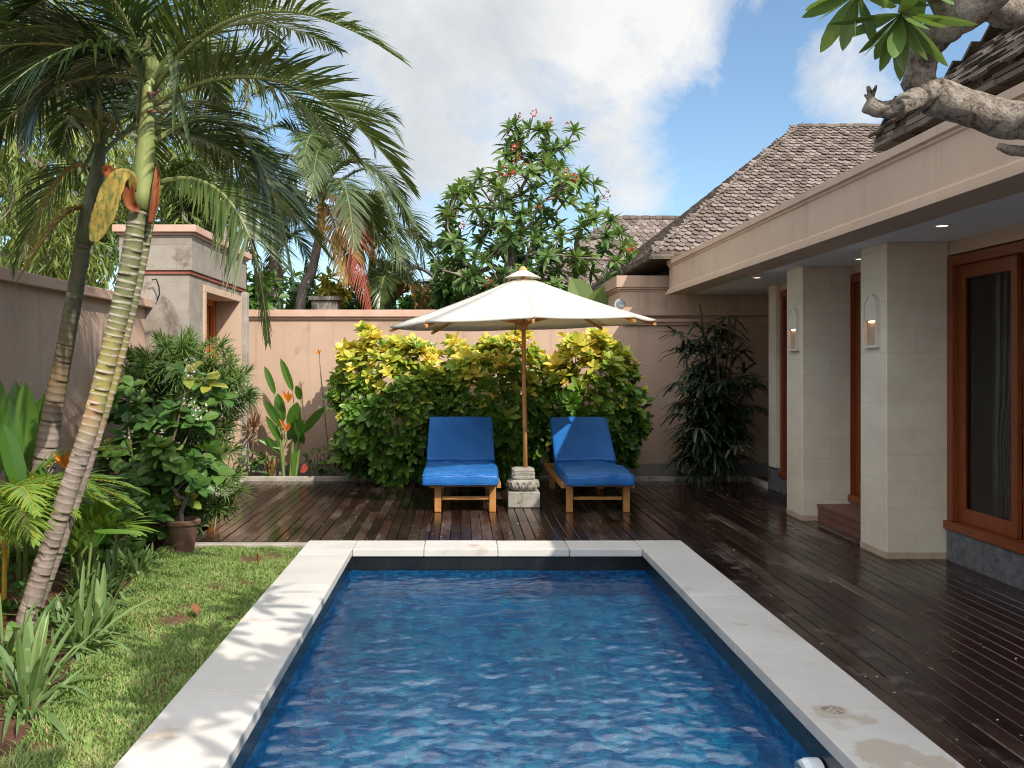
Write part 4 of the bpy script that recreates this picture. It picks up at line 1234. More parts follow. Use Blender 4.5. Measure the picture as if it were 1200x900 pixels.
def lounger(xc, yf, cw, coff, label, seed, lw=.58):
    """yf: front of the seat; the head end lies away from the pool"""
    random.seed(seed)
    t = thing('sun_lounger', label, 'sun lounger', (xc, yf + 1, 0), group='teak sun loungers with blue mattresses')
    hw = lw / 2
    for sx in (-1, 1):
        for yy_, z1 in ((yf + .16, .30), (yf + 1.92, .30)):
            b = MB(); b.box(xc + sx * hw - .034, xc + sx * hw + .034, yy_ - .03, yy_ + .03, 0.001, z1)
            b.build('leg', M['lounger_wood'], t, bevel=.005)
    b = MB()
    for sx in (-1, 1):
        b.box(xc + sx * (hw + .063) - .022, xc + sx * (hw + .063) + .022, yf + .13, yf + 2.05, .245, .298)
    b.box(xc - hw - .04, xc + hw + .04, yf + .2, yf + .24, .25, .296)
    b.box(xc - hw - .04, xc + hw + .04, yf + 2.0, yf + 2.04, .245, .3)
    for k in range(12):
        y_ = yf + .2 + k * .085
        b.box(xc - hw - .04, xc + hw + .04, y_, y_ + .06, .286, .304)
    b.build('frame', M['lounger_wood'], t, bevel=.004)
    for yy_ in (yf + .16, yf + 1.92):
        b = MB(); b.box(xc - hw + .04, xc + hw - .04, yy_ - .014, yy_ + .014, .125, .158); b.build('stretcher', M['lounger_wood'], t, bevel=.003)
    # backrest board with struts
    A0 = Vector((xc, yf + 1.10, .31)); ang = R(34); dB = Vector((0, math.cos(ang), math.sin(ang))); nB = Vector((0, -math.sin(ang), math.cos(ang)))
    b = MB()
    for k in range(9):
        c = A0 + dB * (.04 + k * .085)
        b.beam(c - Vector((hw, 0, 0)), c + Vector((hw, 0, 0)), .06, .018)
    for sx in (-1, 1):
        b.beam(A0 + Vector((sx * hw * .8, 0, -.02)), A0 + dB * .78 + Vector((sx * hw * .8, 0, -.02)), .03, .035)
        b.beam(A0 + dB * .5 + Vector((sx * hw * .7, 0, -.03)), Vector((xc + sx * hw * .7, yf + 1.85, .27)), .025, .03)
    b.build('backrest_frame', M['lounger_wood'], t)
    ph = u(0, 6)
    th, Ls, Lb = .118, 1.16, .80
    xm = xc + coff
    def seat(q):
        w = .007 * math.sin(q.x * 13 + ph) * math.cos(q.y * 7) + .0045 * math.sin(q.x * 31 + q.y * 9 + ph) + .004 * math.sin(q.x * 9 - q.y * 23)
        if abs(q.z) > .02 and q.z > 0: w += .012 * (1 - (2 * q.x / cw) ** 2) - .008 * max(0, 1 - abs(q.y + Ls / 2) / .18)
        k = 1 + .016 * math.sin(q.y * 5 + ph) * (1 if q.x > 0 else -.6)
        return Vector((xm + q.x * k, yf + Ls / 2 + q.y + .006 * math.sin(q.x * 17 + ph), (.352 if q.y > -.2 else .352 - .012 * (-.2 - q.y) / .4) + q.z + w * (1 if q.z > 0 else .5)))
    b = MB(); b.rbox(cw, Ls, th, .032, 30, seat)
    mt = b.build('mattress', M['vinyl'], t, smooth=True)
    def back(q):
        w = .005 * math.sin(q.x * 11 + ph) * math.cos(q.y * 9 + 1) + .003 * math.sin(q.x * 19 + q.y * 14 + ph) + .004 * math.exp(-((q.x - .12 + q.y * .3) / .03) ** 2) * math.cos(q.y * 5) + (.010 * (1 - (2 * q.x / cw) ** 2) if q.z > 0 else 0)
        tw = cw * .97
        p = A0 + Vector((0, .02, .01)) + dB * (q.y + Lb / 2 + .02) + nB * (q.z + th / 2 + .012 + w)
        return Vector((xm + q.x * (1 - .03 * (q.y / Lb)) , p.y, p.z))
    b = MB(); b.rbox(cw * .975, Lb, th, .03, 26, back); bc = b.build('back_cushion', M['vinyl'], t, smooth=True)
    def loop(fn, w_, l_, z_, par):
        """a sewn seam running round the cushion's upper edge"""
        hx, hy = w_ / 2 - .008, l_ / 2 - .008
        q = [Vector((-hx + 2 * hx * s_, -hy, z_)) for s_ in np.linspace(0, 1, 16)] + [Vector((hx, -hy + 2 * hy * s_, z_)) for s_ in np.linspace(0, 1, 20)][1:]
        q += [Vector((hx - 2 * hx * s_, hy, z_)) for s_ in np.linspace(0, 1, 16)][1:] + [Vector((-hx, hy - 2 * hy * s_, z_)) for s_ in np.linspace(0, 1, 20)][1:]
        b = MB(); b.tube([fn(p) for p in q], .0045, 6); b.build('piping', M['vinyl'], par, smooth=True)
    loop(seat, cw, Ls, th / 2 - .010, mt); loop(seat, cw, Ls, -th / 2 + .012, mt)
    loop(back, cw * .975, Lb, th / 2 - .010, bc)
lounger(.045, 9.28, .78, -.045, 'left sun lounger with a wide blue mattress, its backrest in parasol shade', 3, .56)
lounger(1.40, 9.26, .70, .0, 'right sun lounger with a crisp blue mattress, sunlit only along its left edge', 5, .58)

# ================================================================== plant tools
UP = Vector((0, 0, 1))
def rdir():
    while True:
        v = Vector((u(-1, 1), u(-1, 1), u(-1, 1)))
        if .05 < v.length < 1: return v.normalized()

def bez(p0, p1, p2, n):
    return [p0 * (1 - t) ** 2 + p1 * (2 * t * (1 - t)) + p2 * t * t for t in np.linspace(0, 1, n)]

def frond(b, p0, p1, p2, n, Lmax, W, tint, rad=.014, droop=.35, start=.12, vee=.35, jit=.12, tipL=.35, segs=LEAFLET, tj=.16, sweep=(62, 24), lean=None):
    """a feather leaf: midrib along a bend, leaflets both sides; material 0 leaflets, 1 midrib"""
    p0, p1, p2 = Vector(p0), Vector(p1), Vector(p2)
    P = bez(p0, p1, p2, 15)
    b.tube(P, [rad * (1 - .85 * i / 14) for i in range(15)], 6, mat=1)
    for i in range(n):
        t = start + (1 - start) * (i + .5) / n
        pt = p0 * (1 - t) ** 2 + p1 * (2 * t * (1 - t)) + p2 * t * t
        tg = ((p1 - p0) * (1 - t) + (p2 - p1) * t).normalized()
        ref = UP if abs(tg.z) < .93 else Vector((tg.x, tg.y, 0)).normalized() * -1 if Vector((tg.x, tg.y, 0)).length > .01 else Vector((0, 1, 0))
        if lean is not None: ref = (ref + Vector(lean)).normalized()
        sd = tg.cross(ref)
        if sd.length < .05: sd = tg.orthogonal()
        sd.normalize()
        nm = sd.cross(tg).normalized()
        k = (t - start) / (1 - start)
        L = Lmax * (math.sin(math.pi * (.18 + .72 * k)) ** .8) * (1 - (1 - tipL) * k ** 3)
        a = R(sweep[0] + (sweep[1] - sweep[0]) * k)
        for sg in (-1, 1):
            aa = a + u(-jit, jit)
            d = tg * math.cos(aa) + (sd * sg * math.cos(vee) + nm * math.sin(vee + u(-.12, .12))) * math.sin(aa)
            up_ = (nm * math.cos(vee) - sd * sg * math.sin(vee))
            b.leaf(pt, d, up_ + rdir() * .12, L * u(.88, 1.08), W * u(.85, 1.1), segs, droop=droop * u(.6, 1.4), tint=min(1, max(0, tint + u(-tj, tj))))

def rosette(b, c, axis, n, L, W, prof, tint, spread=(20, 95), droop=.15, fold=.25, tj=.12, mat=0, curl=0.0):
    axis = Vector(axis).normalized()
    o = axis.orthogonal().normalized(); q = axis.cross(o)
    ph = u(0, 6.28)
    for i in range(n):
        a = ph + i * 2.399963
        e = R(spread[0] + (spread[1] - spread[0]) * ((i + .5) / n) + u(-9, 9))
        d = axis * math.cos(e) + (o * math.cos(a) + q * math.sin(a)) * math.sin(e)
        up_ = axis * math.sin(e) - (o * math.cos(a) + q * math.sin(a)) * math.cos(e)
        b.leaf(c, d, up_ + rdir() * .15, L * u(.75, 1.1), W * u(.85, 1.1), prof, droop=droop * u(.5, 1.4), fold=fold, tint=min(1, max(0, tint + u(-tj, tj))), mat=mat, curl=curl)

def grow(b, root, tips, r_tip, r_root, n=6, mat=0, sag=.0, wob=.06, gamma=2.3):
    """branches from the root points to every tip; each tip joins the nearest earlier node"""
    nodes = [Vector(p) for p in root]; par = [i - 1 for i in range(len(root))]
    r0 = nodes[-1]
    order = sorted(tips, key=lambda p: (Vector(p) - r0).length)
    ends = []
    for tp in order:
        tp = Vector(tp)
        best, bd = None, 1e9
        for i, q in enumerate(nodes):
            if i < len(root) - 1: continue
            d = (tp - q).length
            pen = .6 * max(0, q.z - tp.z + .02)
            if d + pen < bd: best, bd = i, d + pen
        q = nodes[best]
        m = q.lerp(tp, .5) + rdir() * wob * (tp - q).length
        m.z -= sag * (tp - q).length
        nodes.append(m); par.append(best)
        nodes.append(tp); par.append(len(nodes) - 2)
        ends.append(len(nodes) - 1)
    cnt = [0] * len(nodes)
    for e in ends:
        i = e
        while i >= 0: cnt[i] += 1; i = par[i]
    tot = max(1, len(ends))
    rad = [max(r_tip, r_root * (max(1, c) / tot) ** (1 / gamma)) for c in cnt]
    b.tube([nodes[i] for i in range(len(root))], [rad[i] * 1.0 for i in range(len(root))], n, mat=mat)
    for i in range(len(root), len(nodes)):
        p = par[i]
        b.tube([nodes[p], nodes[i]], [min(rad[p], rad[i] * 1.25), rad[i]], max(4, n - 2), mat=mat, cap=False)
    return [nodes[e] for e in ends], [(nodes[e] - nodes[par[e]]).normalized() for e in ends]

def blob_points(center, rx, ry, rz, n, lumps, shell=.62, bottom=-1):
    """points in a lumpy crown; returns (point, outward)"""
    out = []
    c = Vector(center)
    L = [(rdir(), u(.35, .6)) for _ in range(lumps)]
    while len(out) < n:
        d, r_ = random.choice(L)
        o = Vector((d.x * .62, d.y * .62, d.z * .62))
        q = rdir(); rr = r_ * (shell + (1 - shell) * random.random() ** .6)
        p = o + q * rr
        if p.z < bottom: continue
        out.append((c + Vector((p.x * rx, p.y * ry, p.z * rz)), (p * .6 + q * .6).normalized()))
    return out

# ================================================================== foreground palms on the left
def trunk_rings(b, pts, rads, ring=.055, n=14, lip=.06):
    """a palm trunk with leaf-scar rings; tint marks the rings"""
    pts = [Vector(p) for p in pts]
    seg = [(pts[i + 1] - pts[i]).length for i in range(len(pts) - 1)]
    tot = sum(seg)
    def ev(s_):
        for i, L in enumerate(seg):
            if s_ <= L or i == len(seg) - 1:
                f = s_ / L
                p0 = pts[max(0, i - 1)]; p3 = pts[min(len(pts) - 1, i + 2)]
                a, c = pts[i], pts[i + 1]
                f2, f3 = f * f, f * f * f
                p = .5 * ((2 * a) + (c - p0) * f + (2 * p0 - 5 * a + 4 * c - p3) * f2 + (3 * a - p0 - 3 * c + p3) * f3)
                return p, rads[i] + (rads[i + 1] - rads[i]) * f
            s_ -= L
    s_ = 0.0
    P, Rd, T = [], [], []
    while s_ < tot:
        step = ring * u(.75, 1.25)
        for f, k, tt in ((0, 1, .2), (.12, 1 + lip, 1), (.3, 1 + lip * .6, 1), (.42, 1, .2), (.9, .985, .1)):
            q = min(tot - 1e-4, s_ + f * step)
            p, r = ev(q)
            P.append(p); Rd.append(r * k); T.append(tt)
        s_ += step
    base = len(b.v)
    b.tube(P, Rd, n, cap=True, rough=.02)
    a_, t_ = 0.0, 0.0
    for i in range(len(P)):
        if i % 5 == 0: a_, t_ = u(0, 6.28), u(0, .16)
        for k in range(n):
            b.t[base + i * n + k] = T[i]
            x_, y_, z_ = b.v[base + i * n + k]
            b.v[base + i * n + k] = (x_, y_, z_ + Rd[i] * t_ * math.cos(k * math.tau / n - a_))

def front_palm():
    Y = 5.2
    t = thing('palm_tree', 'tall leaning palm with yellow-ringed trunk and pale green crownshaft, nearest the pool', 'palm tree', at(25, 742, Y))
    a = lambda px, py, dy=0: at(px, py, Y + dy)
    b = MB()
    trunk_rings(b, [a(22, 760), a(42, 690), a(75, 590), (a(105, 500)), a(128, 415), a(148, 330), a(160, 262), a(164, 243)],
                [0.0624, 0.0544, 0.0512, 0.0496, 0.0512, 0.0536, 0.0528, 0.0496], .042, 16, .035)
    b.build('trunk', M['trunk'], t, smooth=True)
    b = MB()
    trunk_rings(b, [at(29, 752, Y + .10), at(54, 690, Y + .09), at(89, 590, Y + .08), at(118, 500, Y + .07), at(142, 415, Y + .06), at(162, 330, Y + .06), at(175, 262, Y + .06), at(179, 245, Y + .06)],
                [0.0255, 0.0255, 0.0247, 0.0255, 0.0263, 0.0272, 0.0263, 0.0255], .042, 12, .04)
    b.build('side_trunk', M['trunk'], t, smooth=True)
    b = MB()
    b.tube([a(165, 246), a(167, 225), a(170, 180), a(173, 140), a(174, 110), a(176, 92)], [0.0563, 0.0581, 0.0528, 0.0422, 0.0352, 0.0246], 16)
    b.build('crownshaft', M['crownshaft'], t, smooth=True)
    # dry sheaths peeling off
    b = MB(); b.leaf(a(170, 250, -.08), Vector((-.05, -.25, 1)), (0, -1, .2), .0001, .001, OVAL3)
    b = MB()
    def strip(pts, ws, mat, bend=.3):
        """a peeled sheath: smooth bend along, hollow across, ragged edge"""
        pts = [Vector(p) for p in pts]
        P, Wd = [], []
        for i in range(len(pts) - 1):
            p0, p1, p2, p3_ = pts[max(0, i - 1)], pts[i], pts[i + 1], pts[min(len(pts) - 1, i + 2)]
            for k in range(5):
                f = k / 5
                P.append(.5 * ((2 * p1) + (p2 - p0) * f + (2 * p0 - 5 * p1 + 4 * p2 - p3_) * f * f + (3 * p1 - p0 - 3 * p2 + p3_) * f ** 3))
                Wd.append(ws[i] + (ws[i + 1] - ws[i]) * f)
        P.append(pts[-1]); Wd.append(ws[-1])
        vs, fs = [], []
        for i, (p, w) in enumerate(zip(P, Wd)):
            d = (P[min(i + 1, len(P) - 1)] - P[max(i - 1, 0)]).normalized()
            sd = d.cross(Vector((.15, -1, .1))).normalized(); nm = sd.cross(d)
            for j in range(7):
                s_ = j / 3 - 1
                ed = u(-.03, .03) * w if j in (0, 6) else 0
                vs.append(p + sd * (w / 2 * s_ + ed) + nm * (bend * w * (s_ * s_ - .5) + .015 * w * math.sin(i * .5 + j * 1.3)))
        for i in range(len(P) - 1):
            for k in range(6): fs.append((i * 7 + k, i * 7 + k + 1, i * 7 + 8 + k, i * 7 + 7 + k))
        b.add(vs, fs, mat=mat)
    strip([a(176, 262, -.05), a(181, 240, -.06), a(183, 215, -.05), a(184, 195, -.03)], [.02, .045, .035, .01], 0)
    strip([a(164, 246, -.07), a(154, 240, -.1), a(150, 222, -.12), a(152, 210, -.12)], [.03, .06, .07, .03], 0)
    sh = b.build('dry_sheath', M['sheath'], t, smooth=True)
    md = sh.modifiers.new('thick', 'SOLIDIFY'); md.thickness = .004
    b = MB()
    strip([a(156, 225, -.10), a(154, 209, -.14), a(143, 206, -.17), a(132, 221, -.18), a(124, 245, -.18), a(115, 268, -.16), a(109, 284, -.15)], [.03, .055, .08, .115, .125, .10, .03], 0, .16)
    sh = b.build('yellow_sheath', M['sheath_yellow'], t, smooth=True); md = sh.modifiers.new('thick', 'SOLIDIFY'); md.thickness = .005
    b = MB()
    strip([a(143, 212, -.13), a(133, 206, -.16), a(125, 198, -.13), a(124, 206, -.1)], [.05, .07, .05, .02], 0)
    sh = b.build('dry_sheath', M['sheath'], t, smooth=True); md = sh.modifiers.new('thick', 'SOLIDIFY'); md.thickness = .004
    b = MB(); b.tube([a(166, 131, 0), a(175, 130, -.045), a(186, 131, -.03), a(196, 133, 0)], [.004, .010, .009, .003], 7); b.tube([a(168, 106), a(178, 112, -.05), a(187, 106, -.02)], [.01, .014, .008], 7)
    b.build('dry_collar', M['husk'], t)
    def fr(p1, p2, n=44, L=.42, W=.036, tint=.42, y0=0, dr=.4, mats=None, c=(176, 95), vee=.32, **kw):
        b = MB(); n = int(n * 1.4); W *= .46; L *= 1.12; dr *= .8; tint += .06
        frond(b, a(*c, y0), Vector(a(*p1)), Vector(a(*p2)), n, L, W, tint, rad=.016, droop=dr, vee=vee, **kw)
        b.build('frond', mats or [M['lf_palm'], M['petiole']], t)
    # (control point px, py, depth offset), (tip px, py, depth offset)
    fr((345, 20, -.3), (484, 225, -.1), 60, .46, .036, .60, dr=.18, c=(182, 122), vee=.55)      # big one arching right
    fr((290, -60, -.5), (470, 70, -.9), 54, .46, .036, .55, dr=.2, c=(180, 105), vee=.4)         # right, out of the top
    fr((300, 75, .4), (345, 330, .3), 64, .46, .034, .42, dr=.2, c=(182, 165), vee=.2, lean=(0, -.35, 0))
    fr((275, 150, .6), (385, 300, .8), 58, .42, .034, .4, dr=.2, c=(182, 150), vee=.25)   # right, hanging low
    fr((300, 175, -.2), (314, 400, -.15), 62, .36, .032, .55, dr=.3, c=(182, 215), vee=.1, lean=(0, -.45, 0))  # right, lowest, bronzed
    fr((300, 40, .9), (420, 190, 1.3), 50, .46, .034, .35, dr=.25)
    fr((270, 0, .3), (380, -30, .2), 50, .46, .036, .5, dr=.2)
    fr((230, -220, .1), (330, -190, .3), 44, .5, .036, .4)
    fr((150, -250, -.3), (60, -230, -.4), 44, .5, .036, .4)
    fr((90, 20, -.3), (-70, 70, -.2), 52, .50, .036, .22, dr=.3, vee=.15)                        # left, dark
    fr((90, -20, .2), (25, 160, .3), 54, .42, .036, .16, dr=.4, vee=.1, lean=(0, -.6, 0))
    fr((80, -60, .3), (-60, 120, .5), 50, .46, .036, .18, dr=.3, vee=.15)
    fr((110, -120, -.7), (-40, -40, -1.0), 46, .5, .038, .25, dr=.3)
    fr((120, -60, -.2), (20, 20, -.3), 50, .5, .038, .2, dr=.3)
    fr((110, 30, 1.0), (70, 180, 1.6), 50, .46, .034, .25, dr=.3)
    fr((215, 10, 1.2), (260, 130, 2.0), 50, .48, .034, .35, dr=.3)
    fr((170, -60, 1.4), (165, 70, 2.6), 50, .48, .034, .3, dr=.3)
    fr((240, -80, 1.0), (330, 60, 2.2), 50, .48, .034, .35, dr=.3)
    fr((70, -20, .1), (-60, 70, .1), 52, .5, .04, .15, dr=.4)
    fr((70, 20, -.3), (30, 165, -.4), 50, .42, .044, .12, dr=.4, vee=.1)
    fr((100, 30, .7), (-20, 120, .9), 50, .46, .04, .15, dr=.4)
    fr((140, -60, .5), (40, -30, .8), 50, .5, .04, .2, dr=.4)
    fr((110, 0, -.5), (-10, 120, -.8), 50, .46, .04, .15, dr=.4, vee=.1)
    fr((150, 10, .8), (100, 110, 1.2), 46, .44, .036, .2, dr=.4)
    fr((225, 20, -.1), (330, -60, -.1), 50, .46, .036, .4, dr=.3)
    fr((230, 60, .4), (360, 90, .8), 54, .46, .036, .38, dr=.35)
    fr((240, 100, .9), (300, 230, 1.2), 50, .46, .036, .3, dr=.35, c=(180, 130))
    fr((40, -40, 0), (-90, 30, .2), 52, .5, .042, .12, dr=.35)
    fr((120, 10, 1.2), (40, 70, 2.0), 52, .5, .04, .18, dr=.35)
    fr((60, 60, .4), (-50, 200, .6), 52, .46, .042, .14, dr=.4)
    fr((140, -100, .9), (110, -40, 1.9), 48, .5, .04, .25, dr=.35)
    fr((260, -20, 1.2), (400, 60, 2.2), 52, .5, .036, .35, dr=.35)
    # loose hanging leaflets
    b = MB()
    for (x0_, y0_, L) in ((160, 55, .2), (170, 60, .36), (178, 20, .25), (196, 40, .5), (205, 90, .46), (208, 70, .42), (140, 45, .2)):
        p = a(x0_, y0_, -.2); b.leaf(p, (u(-.25, .25), u(-.2, .1), -1), (0, -1, 0), L, .03, STRAP, tint=u(.5, .95), fold=.2)
    b.build('hanging_leaflets', M['lf_palm'], t)
front_palm()

def second_palm():
    Y = 6.3
    a = lambda px, py, dy=0: at(px, py, Y + dy)
    t = thing('palm_tree', 'darker palm with black-ringed trunk leaning in front of the side wall', 'palm tree', at(48, 560, Y))
    b = MB()
    trunk_rings(b, [a(44, 600), a(55, 525), a(64, 470), a(74, 420), a(84, 365), a(94, 310), a(98, 283)], [0.0843, 0.0731, 0.0645, 0.0568, 0.0550, 0.0533, 0.0499], .045, 14, .04)
    b.build('trunk', M['trunk_dark'], t, smooth=True)
    b = MB(); b.tube([a(98, 285), a(103, 262), a(110, 225), a(115, 195), a(119, 170)], [.062, .066, .058, .045, .03], 16); b.build('crownshaft', M['crownshaft_dark'], t, smooth=True)
    def fr(p1, p2, n=42, L=.42, W=.034, tint=.25, dr=.45, c=(117, 185), mats=None, vee=.25, **kw):
        n = int(n * 1.3); W *= .45; dr *= .8
        b = MB(); frond(b, a(*c), a(*p1), a(*p2), n, L, W, tint, rad=.017, droop=dr, vee=vee, **kw); b.build('frond', mats or [M['lf_palm'], M['petiole']], t)
    fr((70, -60, 0), (20, 150, -.3), 50, .5, .04, .12, dr=.5)
    fr((95, -40, .3), (170, 60, .5), 44, .46, .034, .25)
    fr((75, 165, .1), (15, 320, .1), 46, .4, .03, .72, c=(105, 198), mats=[M['lf_palm'], M['petiole_brown']])
    fr((85, 220, -.1), (20, 330, -.2), 40, .36, .026, .5, c=(102, 250), mats=[M['lf_brown'], M['petiole_brown']])
    fr((50, 60, .6), (-60, 160, .9), 46, .46, .036, .2)
    fr((190, 90, .4), (270, 220, .7), 46, .46, .034, .3)
    fr((150, 20, .9), (160, 140, 1.6), 44, .44, .034, .3)
    fr((120, -100, -.2), (60, -60, -.5), 44, .46, .034, .2)
    fr((150, 60, 1.4), (190, 210, 2.4), 50, .48, .036, .3, c=(118, 175), dr=.3)
    fr((90, 40, 1.4), (60, 170, 2.6), 50, .48, .036, .3, c=(118, 175), dr=.3)
    fr((190, 20, 1.2), (270, 140, 2.0), 50, .48, .036, .35, c=(118, 175), dr=.3)
    fr((120, 20, 1.6), (120, 90, 3.2), 50, .5, .036, .3, c=(118, 175), dr=.3)
    b = MB()
    for k in range(18):
        p = a(118 + u(-10, 14), 130 + u(-10, 40), u(-.1, .1)); b.leaf(p, (u(-.4, .4), u(-.4, .2), u(-1, .2)), (0, -1, 0), u(.12, .3), .03, STRAP, tint=u(.7, 1), fold=.2)
    b.build('hanging_leaflets', M['lf_palm'], t)
second_palm()
# ================================================================== hedge by the back wall
def hedge(xc, rx, zt, n, label, seed, ycen=11.72, ry=.40, lumps=16, extra=()):
    random.seed(seed)
    t = thing('shrub', label, 'shrub', (xc, ycen + .2, -.02), group='yellow-topped shrubs along the back wall')
    b = MB()
    zc = zt * .52
    pts = []
    f1, f2, f3 = u(0, 6), u(0, 6), u(0, 6)
    while len(pts) < n:
        q = rdir()
        if q.y > .45: continue
        m_ = (abs(q.x) ** 3 + abs(q.y) ** 3 + abs(q.z) ** 3) ** (-1 / 3)
        lump = 1 + .13 * math.sin(q.x * 5 + f1) * math.cos(q.z * 6 + f2) + .10 * math.sin(q.x * 11 + q.z * 9 + f3)
        k = m_ * lump * (1 - .42 * random.random() ** 2.2)
        p = Vector((xc + q.x * k * rx, ycen + q.y * k * ry, zc + q.z * k * zt * .5))
        if p.z < .03: continue
        pts.append((p, q))
    for (px, py, dy, m) in extra:
        c = at(px, py, ycen + dy)
        for k in range(m):
            pts.append((c + Vector((u(-.1, .1), u(-.08, .08), u(-.12, .12))), Vector((u(-.5, .5), -.5, .6)).normalized()))
    for p, o in pts:
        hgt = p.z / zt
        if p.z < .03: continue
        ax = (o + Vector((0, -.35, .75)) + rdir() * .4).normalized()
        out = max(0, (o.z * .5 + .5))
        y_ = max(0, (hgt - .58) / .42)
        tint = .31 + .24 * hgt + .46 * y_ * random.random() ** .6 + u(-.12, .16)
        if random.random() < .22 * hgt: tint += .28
        big = u(.075, .15) if random.random() < .8 else u(.15, .21)
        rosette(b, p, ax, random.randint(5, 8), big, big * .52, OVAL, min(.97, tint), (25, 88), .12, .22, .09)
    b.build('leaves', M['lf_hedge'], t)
    b = MB()
    stems = [(xc + u(-.5, .5) * rx, ycen + .15 + u(-.15, .1), -.02) for _ in range(5)]
    for s_ in stems:
        tips = [p for p, o in random.sample(pts, 14) if abs(p.x - s_[0]) < rx * .7]
        if tips: grow(b, [s_, (s_[0] + u(-.05, .05), s_[1] - .03, .25)], tips, .004, .014, 5)
    b.build('branches', M['stem_brown'], t)
    b = MB()
    for p, o in random.sample(pts, min(len(pts), 46)):
        if o.y > .3 or p.z < .15: continue
        c = p + o * .07
        for k in range(7): b.leaf(c + rdir() * .018, rdir() + o, rdir(), .026, .016, OVAL3, tint=random.random())
    b.build('blossoms', M['flower_white'], t)
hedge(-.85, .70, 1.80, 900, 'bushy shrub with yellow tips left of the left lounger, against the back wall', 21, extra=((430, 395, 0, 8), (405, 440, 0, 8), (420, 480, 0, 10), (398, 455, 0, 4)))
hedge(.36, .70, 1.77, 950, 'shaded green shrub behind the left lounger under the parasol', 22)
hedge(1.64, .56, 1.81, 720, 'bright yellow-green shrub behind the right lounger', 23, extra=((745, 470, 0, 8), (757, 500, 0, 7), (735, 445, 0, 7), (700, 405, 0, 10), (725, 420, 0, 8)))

# lady palm in the dark corner
def lady_palm():
    random.seed(31)
    t = thing('lady_palm', 'dark green lady palm clump in the shaded corner by the villa wall', 'palm', (3.4, 12.0, -.02))
    b = MB(); s = MB()
    for k in range(27):
        x = u(3.0, 3.72); y = u(11.75, 12.3)
        hgt = u(.8, 2.3)
        top = Vector((x + u(-.25, .25), y + u(-.2, .1), hgt))
        s.tube([(x, y, -.03), (x + u(-.04, .04), y, hgt * .5), top], [.016, .014, .01], 6)
        for q in range(random.randint(7, 10)):
            z = hgt * u(.18, 1.0)
            c = Vector((x, y, 0)).lerp(Vector((top.x, top.y, 0)), z / hgt); c.z = z
            d = Vector((u(-1, .55), u(-1.2, .3), u(-.1, .9))).normalized()
            L = u(.16, .34)
            tip = c + d * L
            if tip.x > 3.74: tip.x = 3.7
            s.tube([c, c + d * L * .5 + Vector((0, 0, .03)), tip], .004, 4)
            sd = d.cross(UP).normalized()
            nl = random.randint(6, 9)
            t0 = u(.15, .7) if random.random() > .12 else .95
            for i in range(nl):
                a_ = R(-80 + 160 * i / (nl - 1) + u(-6, 6))
                dd = d * math.cos(a_) + sd * math.sin(a_) + Vector((0, 0, u(-.1, .12)))
                b.leaf(tip, dd, UP + rdir() * .2, u(.22, .34), .038, [(0, .4), (.3, .95), (.7, 1), (.95, .7), (1, .3)], droop=u(.35, .8), fold=.2, tint=t0 + u(-.12, .12))
    b.build('leaves', M['lf_rhapis'], t); s.build('stems', M['stem_brown'], t)
lady_palm()

def small_tuft(name, label, cat, c, n, L, W, mat, spread=(10, 85), droop=.35, tint=.5, prof=STRAP, parent=None, group=None):
    t = thing(name, label, cat, c, group)
    b = MB()
    for k in range(n):
        a_ = u(0, math.tau); e = R(u(*spread)); l = L * u(.6, 1.1)
        d = Vector((math.cos(a_) * math.sin(e), math.sin(a_) * math.sin(e), math.cos(e)))
        b.leaf(Vector(c) + Vector((u(-.03, .03), u(-.03, .03), 0)), d, UP - d * .2 + rdir() * .1, l, W * u(.8, 1.1), prof, droop=droop * u(.4, 1.3), fold=.25, tint=min(1, max(0, tint + u(-.2, .2))))
    b.build('leaves', mat, t)
    return t
random.seed(41)
small_tuft('fern', 'small dark fern growing at the wall foot right of the right lounger', 'fern', at(800, 560, 12.08), 26, .34, .035, M['lf_rhapis'], (30, 95), .6, .5)
small_tuft('fern', 'small dark fern beside the kerb under the lady palm', 'fern', at(838, 558, 12.08), 22, .26, .03, M['lf_rhapis'], (30, 95), .6, .4)
small_tuft('cordyline', 'dark red spiky cordyline beside the right lounger backrest', 'cordyline', at(718, 530, 11.9), 14, .42, .03, M['lf_redtuft'], (35, 100), .1, .5)

